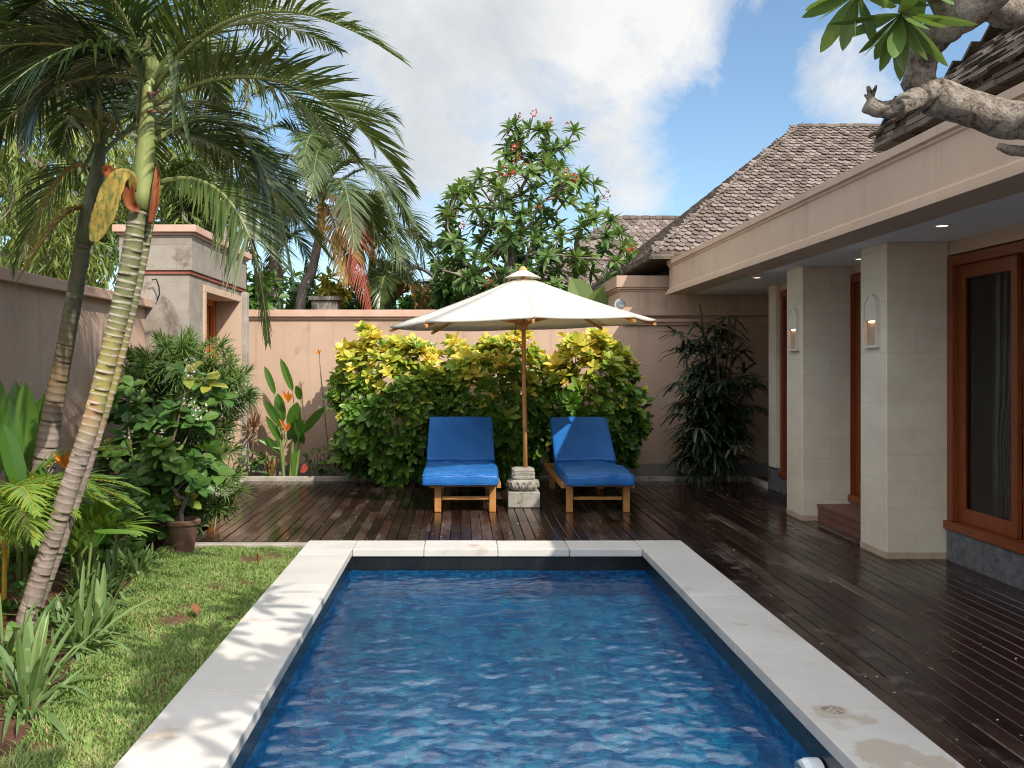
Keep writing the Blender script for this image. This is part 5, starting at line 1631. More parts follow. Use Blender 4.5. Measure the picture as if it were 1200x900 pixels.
# ---- corner planting between the gate and the hedge
def heliconia_back():
    random.seed(43)
    t = thing('heliconia', 'upright heliconia with orange flower bracts against the sunlit back wall', 'heliconia', (-2.3, 12.15, -.02))
    Y = 12.12
    b = MB(); s = MB()
    # stems (base px -> top px) and leaves (base px, tip px, width)
    for (bx, by, tx, ty) in ((332, 562, 330, 505), (340, 562, 344, 480), (346, 562, 352, 500), (333, 562, 322, 470)):
        s.tube([at(bx, by, Y), at((bx + tx) / 2 + 1, (by + ty) / 2, Y), at(tx, ty, Y)], [.022, .018, .008], 8)
    for (bx, by, tx, ty, w, tt) in ((322, 462, 311, 430, .09, .4), (343, 458, 330, 421, .10, .55), (352, 468, 347, 452, .1, .4), (330, 500, 312, 470, .12, .35), (331, 495, 326, 462, .15, .5), (340, 500, 348, 472, .17, .6),
                                    (330, 520, 313, 488, .10, .6), (332, 526, 305, 514, .08, .75), (338, 515, 350, 490, .13, .55), (352, 512, 350, 482, .11, .7), (354, 508, 379, 477, .12, .5), (356, 520, 346, 492, .1, .3), (326, 530, 314, 512, .09, .45), (345, 520, 356, 492, .1, .5), (344, 560, 346, 525, .08, .8)):
        p0, p1 = at(bx, by, Y), at(tx, ty, Y - u(.0, .22))
        d = p1 - p0
        b.leaf(p0, d, (u(-.5, .5), -1, .35), d.length * 1.1, w, PADDLE, droop=.06, fold=.3, tint=tt)
    for (x1, y1) in ((322, 462), (343, 458), (352, 468)):
        s.tube([at(335, 520, Y), at(x1 + 2, y1 + 20, Y), at(x1, y1, Y)], [.008, .006, .004], 5)
    b.build('leaves', M['lf_heli'], t); s.build('stems', M['stem_green'], t)
    b = MB()
    for (cx_, cy_) in ((337, 466), (335, 500)):
        c = at(cx_, cy_ + 6, Y - .12)
        for k in range(6): b.leaf(c + Vector((0, 0, k * .012)), (u(-.8, .8), -.3, u(.5, 1.1)), (0, -1, .3), u(.10, .15), .028, LANCE, tint=u(0, 1), fold=.5)
    b.build('bracts', M['flower_orange'], t)
heliconia_back()
small_tuft('cordyline', 'bronze spiky cordyline beside the gate corner post', 'cordyline', at(297, 500, 12.25), 46, .34, .022, M['lf_cordy'], (15, 110), .15, .6)
b = MB(); b.tube([at(293, 562, 12.25), at(296, 530, 12.25), at(298, 500, 12.25)], .012, 6)
ob = b.build('stem', M['stem_brown'], bpy.data.objects['cordyline.001'])
def ground_plants(label, spots, seed, mat='lf_shrub', L=.09):
    random.seed(seed)
    t = thing('low_plant', label, 'plant', (*Vector(spots[0][:3])[:2], -.02))
    b = MB()
    for (x, y, z, n) in spots:
        for k in range(n):
            c = Vector((x + u(-.16, .16), y + u(-.1, .08), max(.03, z * u(.15, 1.0))))
            rosette(b, c, (u(-.5, .5), u(-.7, .2), 1), random.randint(4, 6), L * u(.7, 1.2), L * .5, OVAL, u(.2, .8), (35, 95), .1, .2)
    b.build('leaves', M[mat], t)
    b = MB()
    for (x, y, z, n) in spots:
        for k in range(4): b.tube([(x + u(-.1, .1), y, -.02), (x + u(-.12, .12), y + u(-.05, .05), z * .8)], .006, 5)
    b.build('stems', M['stem_brown'], t)
ground_plants('low leafy plant at the foot of the bronze cordyline', [(-2.75, 12.12, .35, 12), (-2.58, 12.15, .28, 8)], 51)
ground_plants('low leafy plant with a red leaf between heliconia and hedge', [(-1.95, 12.12, .42, 14), (-1.75, 12.12, .40, 12), (-1.58, 12.15, .36, 9)], 52, L=.075)
t = thing('flower_stalk', 'tall bare flower stalk leaning in front of the pink wall left of the hedge', 'flower', at(388, 562, 12.1))
b = MB(); b.tube([at(388, 562, 12.1), at(380, 480, 12.1), at(376, 440, 12.1), at(374, 414, 12.1)], [.008, .009, .008, .007], 6); b.build('stalk', M['bark_grey'], t)
b = MB()
for k in range(9): b.leaf(at(374, 415, 12.1), (u(-.8, .8), u(-.5, .3), u(.2, 1)), (0, -1, 0), u(.05, .10), .012, NEEDLE, tint=u(0, 1))
b.build('bloom', M['flower_orange'], t)
random.seed(53)
b = MB(); b.leaf(at(352, 553, 12.0), (.7, -.3, .5), (0, -1, .5), .14, .10, OVAL, fold=.2, tint=.3); b.leaf(at(356, 552, 12.0), (.3, -.3, .9), (0, -1, .5), .11, .08, OVAL, fold=.2, tint=.8)
tag(b.build('red_leaf', M['flower_pink'], origin=at(352, 553, 12)), 'broad red caladium leaf at the kerb behind the deck corner', 'leaf')
small_tuft('bedding_lily', 'yellow-striped cane tuft at the foot of the back heliconia', 'plant', at(318, 560, 12.15), 20, .36, .03, M['lf_brown'], (2, 30), .1, .5)

# ================================================================== left border
def tuft_bush():
    random.seed(61)
    t = thing('song_of_india_bush', 'dense bush of narrow spiky leaf tufts in front of the gate', 'bush', (-2.72, 9.0, -.02))
    b = MB()
    C_ = at(222, 440, 8.75)
    pts = []
    for (px, py, Y, rx, rz, n) in ((215, 425, 8.8, .52, .30, 90), (265, 450, 8.7, .28, .22, 36), (175, 450, 8.9, .3, .3, 34), (225, 500, 8.75, .45, .42, 70), (258, 560, 8.5, .24, .34, 26), (245, 590, 8.5, .22, .28, 22), (200, 560, 8.7, .4, .4, 26)):
        c = at(px, py, Y)
        for k in range(n):
            q = rdir(); q.y = -abs(q.y) if random.random() < .75 else q.y
            rr = random.random() ** .35
            pts.append((c + Vector((q.x * rx, q.y * .38, q.z * rz)) * rr, q))
    for p, q in pts:
        if p.z < .1: continue
        ax = (q * .8 + Vector((.1, -.2, .75)) + rdir() * .25).normalized()
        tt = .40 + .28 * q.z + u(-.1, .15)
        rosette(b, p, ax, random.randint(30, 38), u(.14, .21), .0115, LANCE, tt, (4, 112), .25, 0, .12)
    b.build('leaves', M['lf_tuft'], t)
    b = MB()
    roots = [(-2.85, 9.05), (-2.7, 8.95), (-2.6, 8.8)]
    for rx_, ry_ in roots:
        grow(b, [(rx_, ry_, -.05), (rx_ + u(-.03, .03), ry_, .4)], [p for p, q in random.sample(pts, 26)], .006, .03, 6)
    b.build('branches', M['stem_brown'], t)
tuft_bush()

def flowering_shrub():
    random.seed(62)
    t = thing('shrub', 'broad-leaved shrub with small white flower heads in front of the spiky bush', 'shrub', (-2.75, 7.9, -.02))
    b = MB(); fl = MB()
    pts = []
    for (px, py, Y, rx, rz, n) in ((225, 490, 7.9, .22, .20, 16), (180, 500, 8.0, .32, .26, 26), (150, 470, 8.2, .2, .25, 14), (195, 560, 7.75, .36, .28, 38), (160, 590, 7.6, .28, .24, 30), (230, 560, 7.8, .2, .25, 16), (165, 620, 7.5, .22, .2, 20), (240, 465, 7.9, .2, .14, 8), (220, 440, 7.95, .06, .12, 4), (140, 540, 8.0, .25, .3, 20), (150, 648, 7.3, .2, .16, 16)):
        c = at(px, py, Y)
        for k in range(n):
            q = rdir(); rr = random.random() ** .4
            pts.append((c + Vector((q.x * rx, q.y * .22, q.z * rz)) * rr, q))
    for p, q in pts:
        if p.z < .06: continue
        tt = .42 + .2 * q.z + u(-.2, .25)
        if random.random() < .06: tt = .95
        L = u(.12, .2)
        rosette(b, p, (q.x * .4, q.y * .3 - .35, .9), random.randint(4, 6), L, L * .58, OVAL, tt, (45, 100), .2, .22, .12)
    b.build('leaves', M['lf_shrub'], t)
    for (px, py) in ((223, 424), (222, 436), (220, 470), (228, 476), (238, 478), (232, 486), (150, 508), (186, 508), (208, 524), (227, 566)):
        c = at(px, py, 7.55)
        for k in range(20):
            q = rdir(); fl.leaf(c + q * .028, q, rdir(), .02, .014, OVAL3, tint=random.random())
    fl.build('flower_heads', M['flower_white'], t)
    b = MB()
    for (x0_, y0_, x1_, y1_) in ((165, 640, 235, 480), (190, 600, 222, 440), (175, 620, 150, 500), (200, 640, 240, 520), (160, 640, 180, 520)):
        b.tube([at(x0_, y0_, 7.6), at((x0_ + x1_) / 2 - 4, (y0_ + y1_) / 2, 7.7), at(x1_, y1_, 7.8)], [.013, .010, .005], 6)
    b.build('branches', M['stem_brown'], t)
flowering_shrub()

def pot():
    c = at(214, 640, 7.55); x, y = c.x, 7.55
    t = thing('plant_pot', 'aged brown clay pot at the lawn corner beside the deck', 'plant pot', (x, y, -.02))
    b = MB(); b.lathe((x, y, -.02), [(.085, 0), (.10, .06), (.118, .17), (.126, .235), (.108, .235), (.10, .16), (.02, .15)], 28)
    b.build('pot_body', M['terracotta'], t, smooth=False)
    b = MB(); b.lathe((x, y, -.02), [(.127, .215), (.142, .222), (.145, .25), (.13, .262), (.112, .26), (.108, .23)], 28); b.build('pot_rim', M['terracotta'], t)
    random.seed(63)
    t = thing('potted_plant', 'twisted leafy plant growing out of the clay pot', 'plant', (x, y, .13))
    b = MB()
    tips = grow(b, [(x, y, .12), (x - .01, y, .3), (x + .04, y - .03, .42)], [(x + u(-.28, .2), y + u(-.2, .12), u(.35, .85)) for _ in range(22)], .005, .018, 6)
    b.build('stems', M['bark_grey'], t)
    b = MB()
    for p, d in zip(*tips): rosette(b, p, d + Vector((0, -.2, .4)), 8, .15, .085, OVAL, u(.3, .8), (30, 95), .15, .2, .15)
    b.build('leaves', M['lf_shrub'], t)
pot()

def areca():
    random.seed(64)
    t = thing('areca_palm', 'clump of feathery areca palm with yellow canes behind the leaning trunk', 'palm', (-2.85, 5.9, -.02))
    s = MB()
    bases = []
    for k in range(9):
        x, y = -2.78 + u(-.25, .2), 5.6 + u(-.35, .3)
        h = u(.25, .55)
        s.tube([(x, y, -.05), (x + u(-.05, .05), y - .02, h)], [.018, .012], 7); bases.append(Vector((x, y, h)))
    s.build('canes', M['stem_yellow'], t)
    for k in range(30):
        p = random.choice(bases)
        a_ = u(-2.9, .6)
        L = u(.65, 1.05)
        d = Vector((math.cos(a_), math.sin(a_) , 0))
        b = MB()
        frond(b, p, p + d * L * .35 + Vector((0, 0, L * .6)), p + d * L * .95 + Vector((0, 0, L * u(.05, .5))), 34, .28, .015, u(.3, .68), rad=.006, droop=.25, vee=.4, start=.2, sweep=(58, 25))
        b.build('frond', [M['lf_areca'], M['stem_yellow']], t)
areca()

def strap_clump(px, py, Y, n, L, W, label, seed, tint=.5, group='strap-leaved lily clumps along the lawn edge'):
    random.seed(seed)
    c = at(px, py, Y); c.z = -.03
    t = thing('spider_lily', label, 'lily clump', c, group)
    b = MB()
    for k in range(n):
        a_ = u(0, math.tau); e = R(abs(random.gauss(0, 30)) + 4)
        d = Vector((math.cos(a_) * math.sin(e), math.sin(a_) * math.sin(e), math.cos(e)))
        o = Vector((math.cos(a_), math.sin(a_), 0)) * u(.0, .05)
        up_ = Vector((-math.cos(a_) * .9, -math.sin(a_) * .9, .6))
        l = L * u(.55, 1.1)
        b.leaf(c + o, d, up_ + rdir() * .15, l, W * u(.75, 1.15), [(0, .7), (.2, 1), (.45, 1), (.7, .85), (.88, .5), (1, .03)], droop=u(.15, .8) * (1 if random.random() < .8 else 1.8), fold=.3, tint=min(1, max(0, tint + u(-.3, .3))))
    b.build('leaves', M['lf_strap'], t)
strap_clump(32, 835, 4.1, 45, 0.572, 0.035, 'strap-leaved lily clump nearest the camera beside bare red soil', 71)
strap_clump(92, 770, 4.85, 52, 0.550, 0.035, 'lily clump leaning right of the front palm trunk foot', 72, .55)
strap_clump(118, 745, 5.15, 37, 0.462, 0.034, 'lily clump with browned tips at the lawn edge right of the trunk', 73, .62)
strap_clump(70, 735, 5.3, 37, 0.506, 0.035, 'dark lily clump tucked behind the front trunk foot', 74, .35)
strap_clump(128, 690, 6.0, 45, 0.506, 0.034, 'lily clump in front of the flowering shrub at the lawn edge', 75, .5)
strap_clump(160, 668, 6.6, 41, 0.462, 0.031, 'small lily clump beneath the flowering shrub by the lawn', 76, .45)
strap_clump(8, 790, 4.6, 37, 0.550, 0.035, 'lily clump at the left foot of the front trunk', 77, .45)
strap_clump(105, 705, 5.75, 35, 0.484, 0.034, 'lily clump between the trunk and the flowering shrub', 78, .4)

for q, (x_, y_, n_) in enumerate(((-2.15, 5.0, 18), (-2.25, 5.5, 18), (-2.02, 4.55, 16), (-1.86, 3.95, 18), (-2.45, 6.1, 16), (-2.4, 6.6, 16), (-2.42, 7.2, 16), (-2.05, 4.15, 16), (-2.3, 4.6, 18))):
    px_ = VX + x_ / y_ * F; py_ = VY + (H + .03) / y_ * F
    strap_clump(round(px_), round(py_), y_, n_, u(.3, .44), .021, ('thin grassy tuft beside the lilies, %s' % ('just behind the front trunk foot', 'under the areca fronds', 'right of the nearest lily clump', 'at the nearest lawn corner of the bed', 'below the fan-leaved young palm', 'below the low heliconia', 'beside the clay pot', 'between nearest lilies and trunk foot', 'left of the trunk foot in shade')[q]), 140 + q, .45, 'thin grassy tufts between the lilies')
for q, (x_, y_, z_) in enumerate(((-2.55, 7.35, .42), (-2.62, 6.9, .5))):
    ground_plants(('leafy sprigs half covering the clay pot', 'leafy sprigs left of the clay pot behind the lilies')[q], [(x_, y_, z_, 16), (x_ - .2, y_ - .1, z_ * .8, 12)], 160 + q, L=.12)
def big_paddles():
    random.seed(65)
    t = thing('ginger_plant', 'glossy paddle-leaved ginger standing before the shaded side wall', 'plant', (-3.05, 6.6, -.02))
    b = MB(); s = MB()
    for (bx, by, tx, ty, Y, w, tt) in ((12, 600, -4, 440, 6.3, .15, .5), (22, 600, 8, 470, 6.2, .13, .6), (26, 590, 22, 452, 6.5, .17, .7), (34, 590, 33, 453, 6.4, .16, .8), (38, 600, 44, 466, 6.45, .15, .6), (2, 600, -20, 470, 6.2, .16, .5), (30, 610, 12, 500, 6.0, .13, .4), (45, 600, 40, 500, 6.6, .12, .4), (58, 610, 52, 545, 6.0, .1, .6)):
        p0, p1 = at(bx, by, Y), at(tx, ty, Y); d = p1 - p0
        pm = p0.lerp(p1, .3)
        s.tube([Vector((p0.x, p0.y, -.04)), p0, pm], [.016, .014, .008], 6)
        b.leaf(pm, d + rdir() * .05, (u(.2, .8), -1, .2), d.length * .78, w, PADDLE, droop=.05, fold=.28, tint=tt)
    b.build('leaves', M['lf_heli'], t); s.build('stems', M['stem_green'], t)
    t = thing('heliconia', 'low heliconia with broad paddles and orange bloom behind the front trunk', 'heliconia', (-2.6, 6.2, -.02))
    b = MB(); s = MB(); f = MB()
    for (bx, by, tx, ty, Y, w, tt) in ((92, 640, 84, 540, 6.0, .20, .55), (100, 640, 108, 558, 6.1, .15, .45), (85, 640, 66, 575, 5.9, .15, .5), (110, 650, 140, 585, 6.0, .12, .4), (95, 650, 125, 610, 5.8, .12, .5), (60, 640, 50, 590, 6.1, .14, .35)):
        p0, p1 = at(bx, by, Y), at(tx, ty, Y); d = p1 - p0
        s.tube([Vector((p0.x, p0.y, -.04)), p0, p0.lerp(p1, .25)], [.014, .012, .007], 6)
        b.leaf(p0.lerp(p1, .2), d, (u(-.3, .6), -1, .3), d.length * .85, w, PADDLE, droop=.08, fold=.28, tint=tt)
    p0 = at(108, 625, 5.6); b.leaf(p0, (1, -.15, .12), (0, -.5, 1), .36, .05, STRAP, droop=.12, fold=.3, tint=.95)
    s.tube([Vector((p0.x - .05, p0.y, -.04)), p0], .01, 5)
    for k in range(7): f.leaf(at(79, 548, 6.05) + rdir() * .02, (u(-.6, .9), -.4, u(.2, 1)), (0, -1, .2), u(.1, .16), .03, LANCE, fold=.5, tint=u(0, 1))
    b.build('leaves', M['lf_heli'], t); s.build('stems', M['stem_green'], t); f.build('bracts', M['flower_orange'], t)
    # fan-leaved palm seedling behind the trunk
    random.seed(66)
    t = thing('young_palm', 'young palm with one fan of folded leaflets behind the front trunk', 'palm', (-2.4, 5.9, -.02))
    for (bx, by, cx_, cy_, tx, ty) in ((88, 700, 95, 600, 150, 590), (92, 700, 80, 610, 60, 600), (95, 690, 120, 590, 158, 625)):
        b = MB(); frond(b, at(bx, by, 5.9), at(cx_, cy_, 5.9), at(tx, ty, 5.75), 18, .34, .03, .5, rad=.007, droop=.15, vee=.35, start=.3, sweep=(50, 20)); b.build('frond', [M['lf_areca'], M['petiole']], t)
big_paddles()
random.seed(67)
# filler growth in the border: low leafy ground plants
ground_plants('low leafy undergrowth at the side wall behind the areca clump', [(-3.1, 7.2, .6, 20), (-3.0, 7.7, .55, 20), (-3.2, 8.3, .6, 18), (-2.9, 6.8, .45, 14), (-3.1, 6.3, .4, 12)], 54, L=.13)
ground_plants('low leafy undergrowth beside the lilies at the left edge of the lawn', [(-2.6, 5.4, .28, 12), (-2.75, 4.9, .28, 12), (-2.5, 6.2, .3, 12), (-2.55, 6.8, .3, 10), (-2.3, 4.5, .2, 8)], 55, L=.09)

# ================================================================== trees beyond the walls
def in_poly(px, py, poly):
    c = False
    n = len(poly)
    for i in range(n):
        x1, y1 = poly[i]; x2, y2 = poly[(i + 1) % n]
        if (y1 > py) != (y2 > py) and px < (x2 - x1) * (py - y1) / (y2 - y1) + x1: c = not c
    return c

def frangipani():
    random.seed(81)
    Y = 14.6
    t = thing('frangipani_tree', 'frangipani tree with coral flowers rising behind the parasol', 'tree', (at(590, 400, Y).x, Y, -.07))
    poly = [(502, 290), (530, 225), (552, 205), (585, 200), (596, 175), (590, 150), (605, 136), (628, 132), (655, 142), (682, 158), (672, 176), (645, 178), (640, 190), (662, 196), (700, 212), (715, 245), (738, 280), (735, 300), (700, 318), (665, 330), (655, 352), (600, 340), (560, 345), (530, 358), (520, 330)]
    tips = []
    tries = 0
    while len(tips) < 180 and tries < 20000:
        tries += 1
        px, py = u(500, 740), u(132, 358)
        if not in_poly(px, py, poly): continue
        top = py < 195
        p = at(px, py, Y + u(-1.1, 1.1) * (.3 if top else 1))
        if all((p - q).length > (.16 if top else .21) for q in tips): tips.append(p)
    b = MB()
    base = at(600, 420, Y)
    ends, dirs = grow(b, [Vector((base.x - .1, Y, -.07)), at(598, 400, Y), at(592, 340, Y), at(600, 300, Y)], tips, .013, .10, 7, wob=.12, gamma=2.0)
    b.build('trunk', M['bark_grey'], t, smooth=True)
    b = MB(); fl = MB()
    for p, d in zip(ends, dirs):
        ax = (d * .6 + Vector((0, -.1, .8))).normalized()
        rosette(b, p, ax, random.randint(13, 17), u(.21, .30), .066, LANCE, u(.4, .95), (22, 112), .28, .25, .22)
    # young inner growth fills the crown's heart
    for p, d in zip(ends, dirs):
        if p.z < 4.2 and random.random() < .25:
            q = p + Vector((u(-.2, .2), u(.1, .5), -.2)); rosette(b, q, (d + UP * .4), 10, .26, .07, LANCE, u(.2, .5), (30, 110), .2, .25)
    b.build('crown', M['lf_frangi'], t)
    for (px, py) in ((594, 155), (608, 137), (626, 132), (644, 144), (604, 171), (600, 172), (606, 186), (619, 191), (670, 207), (672, 210), (661, 200), (712, 230), (629, 246), (740, 290), (541, 265), (590, 200), (572, 330), (598, 205), (668, 146)):
        c = at(px, py, Y - .9 if py > 195 else Y - .2)
        for k in range(random.randint(5, 10)):
            o = c + rdir() * .06; ax = rdir() + Vector((0, -.5, .3))
            for q in range(4): fl.leaf(o, ax + rdir() * .9, rdir(), .038, .026, OVAL3, tint=random.random())
    fl.build('flowers', M['flower_pink'], t)
frangipani()

def hang_tree(label, x0_, x1_, y0_, y1_, Y, n, seed, tint=.55, dens=None):
    """airy tree whose twigs hang with narrow leaves; sky shows between them"""
    random.seed(seed)
    a0, a1 = at(x0_, y1_, Y), at(x1_, y0_, Y)
    xc = (a0.x + a1.x) / 2
    t = thing('weeping_tree', label, 'tree', (xc, Y, -.07))
    tips = [Vector((u(a0.x, a1.x), Y + u(-1.0, 1.0), u(a0.z, a1.z) + .4)) for _ in range(n)]
    b = MB()
    ends, dirs = grow(b, [Vector((xc, Y, -.07)), Vector((xc + .1, Y, 1.2)), Vector((xc, Y, 2.3))], tips, .004, .07, 6, wob=.1)
    b.build('trunk', M['bark_grey'], t)
    b = MB()
    for p in ends:
        for k in range(random.randint(3, 5)):
            q = p.copy(); d = Vector((u(-.6, .6), u(-.6, .6), u(-.2, .3)))
            L = u(.35, .9); m = int(L / .055)
            for i in range(m):
                d = (d + Vector((0, 0, -.22))).normalized(); q = q + d * .055
                b.leaf(q, (d + rdir() * .9 + Vector((0, 0, -.4))), rdir(), u(.10, .17), .024, LEAFLET, tint=min(1, max(0, tint + u(-.35, .35))), droop=.1)
    b.build('crown', M['lf_bamboo'], t)
hang_tree('airy tree with fine hanging leaves behind the side wall at far left', -60, 110, 20, 335, 11.5, 280, 91, .58)
hang_tree('yellow-green hanging-leaved tree behind the gate between the two front palms', 90, 290, 60, 335, 14.5, 280, 92, .6)

def back_palm(label, base, neck, fronds, Y, seed, leaf='lf_palm', trunk_r=.09, Lf=.55, Wf=.03, shaft=True, tint=.5, nl=46):
    random.seed(seed)
    bx = at(*base, Y); bx.z = -.07
    t = thing('palm_tree', label, 'palm tree', bx, 'palms beyond the back wall')
    nk = at(*neck, Y)
    low = at(*base, Y)
    b = MB(); trunk_rings(b, [bx, low, low.lerp(nk, .5) + Vector((.03, 0, 0)), nk], [trunk_r * 1.1, trunk_r, trunk_r * .85, trunk_r * .7], .12, 10, .04)
    b.build('trunk', M['trunk_back'], t, smooth=True)
    top = nk + Vector((.02, 0, .55)) if shaft else nk
    fronds = list(fronds) + [((f[0][0] * .7 + f[1][0] * .3 + u(-25, 25), f[0][1] + u(-15, 25), f[0][2] + u(.2, .8)), (f[1][0] + u(-45, 45), f[1][1] + u(-40, 30), f[1][2] + u(.2, 1.0))) for f in fronds[::2] if len(f) < 3]
    nl = int(nl * 1.25); Wf *= .85
    if shaft:
        b = MB(); b.tube([nk, nk.lerp(top, .4), top], [trunk_r * .8, trunk_r * .78, trunk_r * .35], 10); b.build('crownshaft', M['crownshaft'], t, smooth=True)
    for fdef in fronds:
        (c1x, c1y, d1), (tx, ty, d2) = fdef[0], fdef[1]
        kind = fdef[2] if len(fdef) > 2 else None
        b = MB()
        frond(b, top - Vector((0, 0, u(0, .2))), at(c1x, c1y, Y + d1), at(tx, ty, Y + d2), nl, Lf, Wf, tint + u(-.12, .12), rad=.022, droop=.35, vee=.3, sweep=(60, 28), tipL=.5)
        mats = {None: [M[leaf], M['petiole']], 'red': [M['lf_red'], M['petiole_red']], 'dry': [M['lf_brown'], M['petiole_brown']]}[kind]
        b.build('frond', mats, t)
M['trunk_back'] = surf('pale_palm_trunk', (.20, .16, .135), (.33, .28, .24), 7, .9, 30, .3)
back_palm('full palm with one dying red frond behind the back wall', (352, 365), (376, 265),
          [((372, 110, 0), (335, 125, -.6)), ((395, 60, .2), (440, 180, .3)), ((420, 120, -.4), (470, 290, -.6)), ((450, 150, .4), (475, 260, .9)), ((340, 130, .3), (300, 230, .5)), ((345, 150, -.5), (318, 290, -.9)),
           ((385, 90, .8), (400, 130, 1.6)), ((405, 160, -1.0), (415, 290, -1.7)), ((375, 120, -1), (365, 230, -1.8)), ((410, 225, -.3), (436, 372, -.5), 'red'), ((390, 240, -.4), (408, 330, -.6), 'dry'), ((355, 200, .5), (310, 330, .8)), ((430, 190, .6), (455, 330, 1)), ((360, 70, .3), (300, 110, .6)), ((415, 75, -.3), (470, 165, -.5))],
          14.6, 101, 'lf_palm', .085, .60, .027, tint=.66, nl=54)
back_palm('pale smaller palm with drooping fronds right of the red-fronded palm', (428, 380), (436, 320),
          [((450, 215, 0), (497, 330, 0)), ((440, 200, .3), (470, 240, .5)), ((420, 220, 0), (395, 300, -.2)), ((470, 240, .4), (505, 300, .7)), ((430, 190, -.5), (425, 260, -1)), ((455, 250, -.6), (485, 345, -.9)), ((425, 240, .6), (405, 330, .8))],
          16.5, 102, 'lf_palm_grey', .09, .6, .03, tint=.62)
back_palm('low palm with dry orange fronds at the right end of the palm group', (458, 392), (460, 352),
          [((475, 285, 0), (515, 335, 0), 'dry'), ((460, 270, .3), (470, 345, .6)), ((440, 285, 0), (420, 350, 0)), ((485, 300, -.4), (497, 375, -.6), 'dry'), ((450, 290, -.5), (445, 360, -.9)), ((478, 310, .5), (520, 345, .9)), ((430, 300, .3), (410, 345, .4))],
          16.0, 103, 'lf_palm', .08, .5, .03, shaft=False, tint=.7)
back_palm('thick-trunked palm just behind the wall right of the gate', (322, 365), (322, 300),
          [((300, 190, 0), (262, 260, .2)), ((340, 180, .2), (385, 300, .4)), ((320, 170, .6), (330, 250, 1.2)), ((290, 230, .4), (255, 320, .6)), ((345, 230, -.3), (370, 340, -.4))],
          15.2, 104, 'lf_palm', .14, .5, .03, shaft=False, tint=.45)
back_palm('dark palm behind the gate roof with bronze frond ends', (262, 330), (258, 250),
          [((240, 140, 0), (190, 230, 0)), ((275, 120, .3), (330, 200, .5)), ((260, 110, .6), (250, 180, 1)), ((290, 170, -.3), (330, 270, -.4)), ((230, 180, .4), (205, 290, .6)), ((280, 190, .5), (300, 310, .8), 'dry')],
          13.6, 105, 'lf_palm', .09, .5, .03, shaft=False, tint=.4)

def bush_mass(label, px, py, Y, rx, rz, n, seed, mat='lf_shrub', L=.22, W=.09, tint=.4, name='shrub'):
    random.seed(seed)
    c = at(px, py, Y)
    t = thing(name, label, name, (c.x, Y, -.07))
    b = MB()
    pts = blob_points(c, rx, rx * .6, rz, n, 9, .5)
    for p, o in pts: rosette(b, p, o + Vector((0, -.2, .6)), 8, L * u(.7, 1.2), W, OVAL, tint + .2 * o.z + u(-.15, .15), (30, 100), .15, .2)
    b.build('leaves', M[mat], t)
    b = MB(); grow(b, [(c.x, Y, -.07), (c.x, Y, c.z - rz * .8)], [p for p, o in random.sample(pts, 20)], .01, .06, 6); b.build('branches', M['stem_brown'], t)
bush_mass('leafy dark mass of shrub behind the wall between gate and palms', 330, 355, 17.5, 1.6, .8, 120, 117, tint=.4)
bush_mass('dark green shrub filling behind the wall below the back palms', 400, 372, 16.8, 1.4, .55, 110, 111, tint=.35)
bush_mass('dark green shrub at the foot of the frangipani behind the wall', 545, 350, 15.4, .9, .5, 90, 112, L=.26, tint=.4)
bush_mass('bright shrub behind the wall beside the gate corner', 296, 350, 14.0, .35, .5, 50, 113, tint=.55)
bush_mass('shrub behind the wall at the far end of the palm group', 490, 372, 17, .9, .55, 80, 115, tint=.45)
bush_mass('small yellow croton standing above the back wall among the palms', 391, 338, 14.5, .22, .22, 34, 114, 'lf_croton', .16, .05, .6, 'croton')
bush_mass('broad green tree crown behind the side wall at the left edge', 25, 250, 13.5, 1.5, 1.2, 240, 118, 'lf_frangi', .2, .07, .5, 'tree')
bush_mass('green tree crown filling the gap behind the gate between the front palms', 215, 235, 17, 1.6, 1.4, 240, 119, 'lf_frangi', .22, .08, .45, 'tree')
def banana():
    random.seed(116)
    Y = 13.6
    t = thing('banana_plant', 'pale banana leaves rising behind the right tip of the parasol', 'plant', (at(690, 400, Y).x, Y, -.07))
    b = MB(); s = MB()
    for (bx, by, tx, ty, w, tt) in ((690, 372, 672, 326, .42, .95), (697, 375, 706, 336, .36, .85), (680, 380, 655, 350, .3, .6)):
        p0, p1 = at(bx, by, Y), at(tx, ty, Y - .2); d = p1 - p0
        s.tube([Vector((p0.x, Y, -.07)), p0], [.06, .03], 8)
        b.leaf(p0, d, (u(-.3, .3), -1, .3), d.length * 1.15, w, PADDLE, droop=.12, fold=.25, tint=tt)
    b.build('leaves', M['lf_banana'], t); s.build('stem', M['stem_green'], t)
M['lf_banana'] = leafmat('banana_leaves', [(0, (.08, .16, .04)), (1, (.24, .33, .13))], .4, .35)
banana()

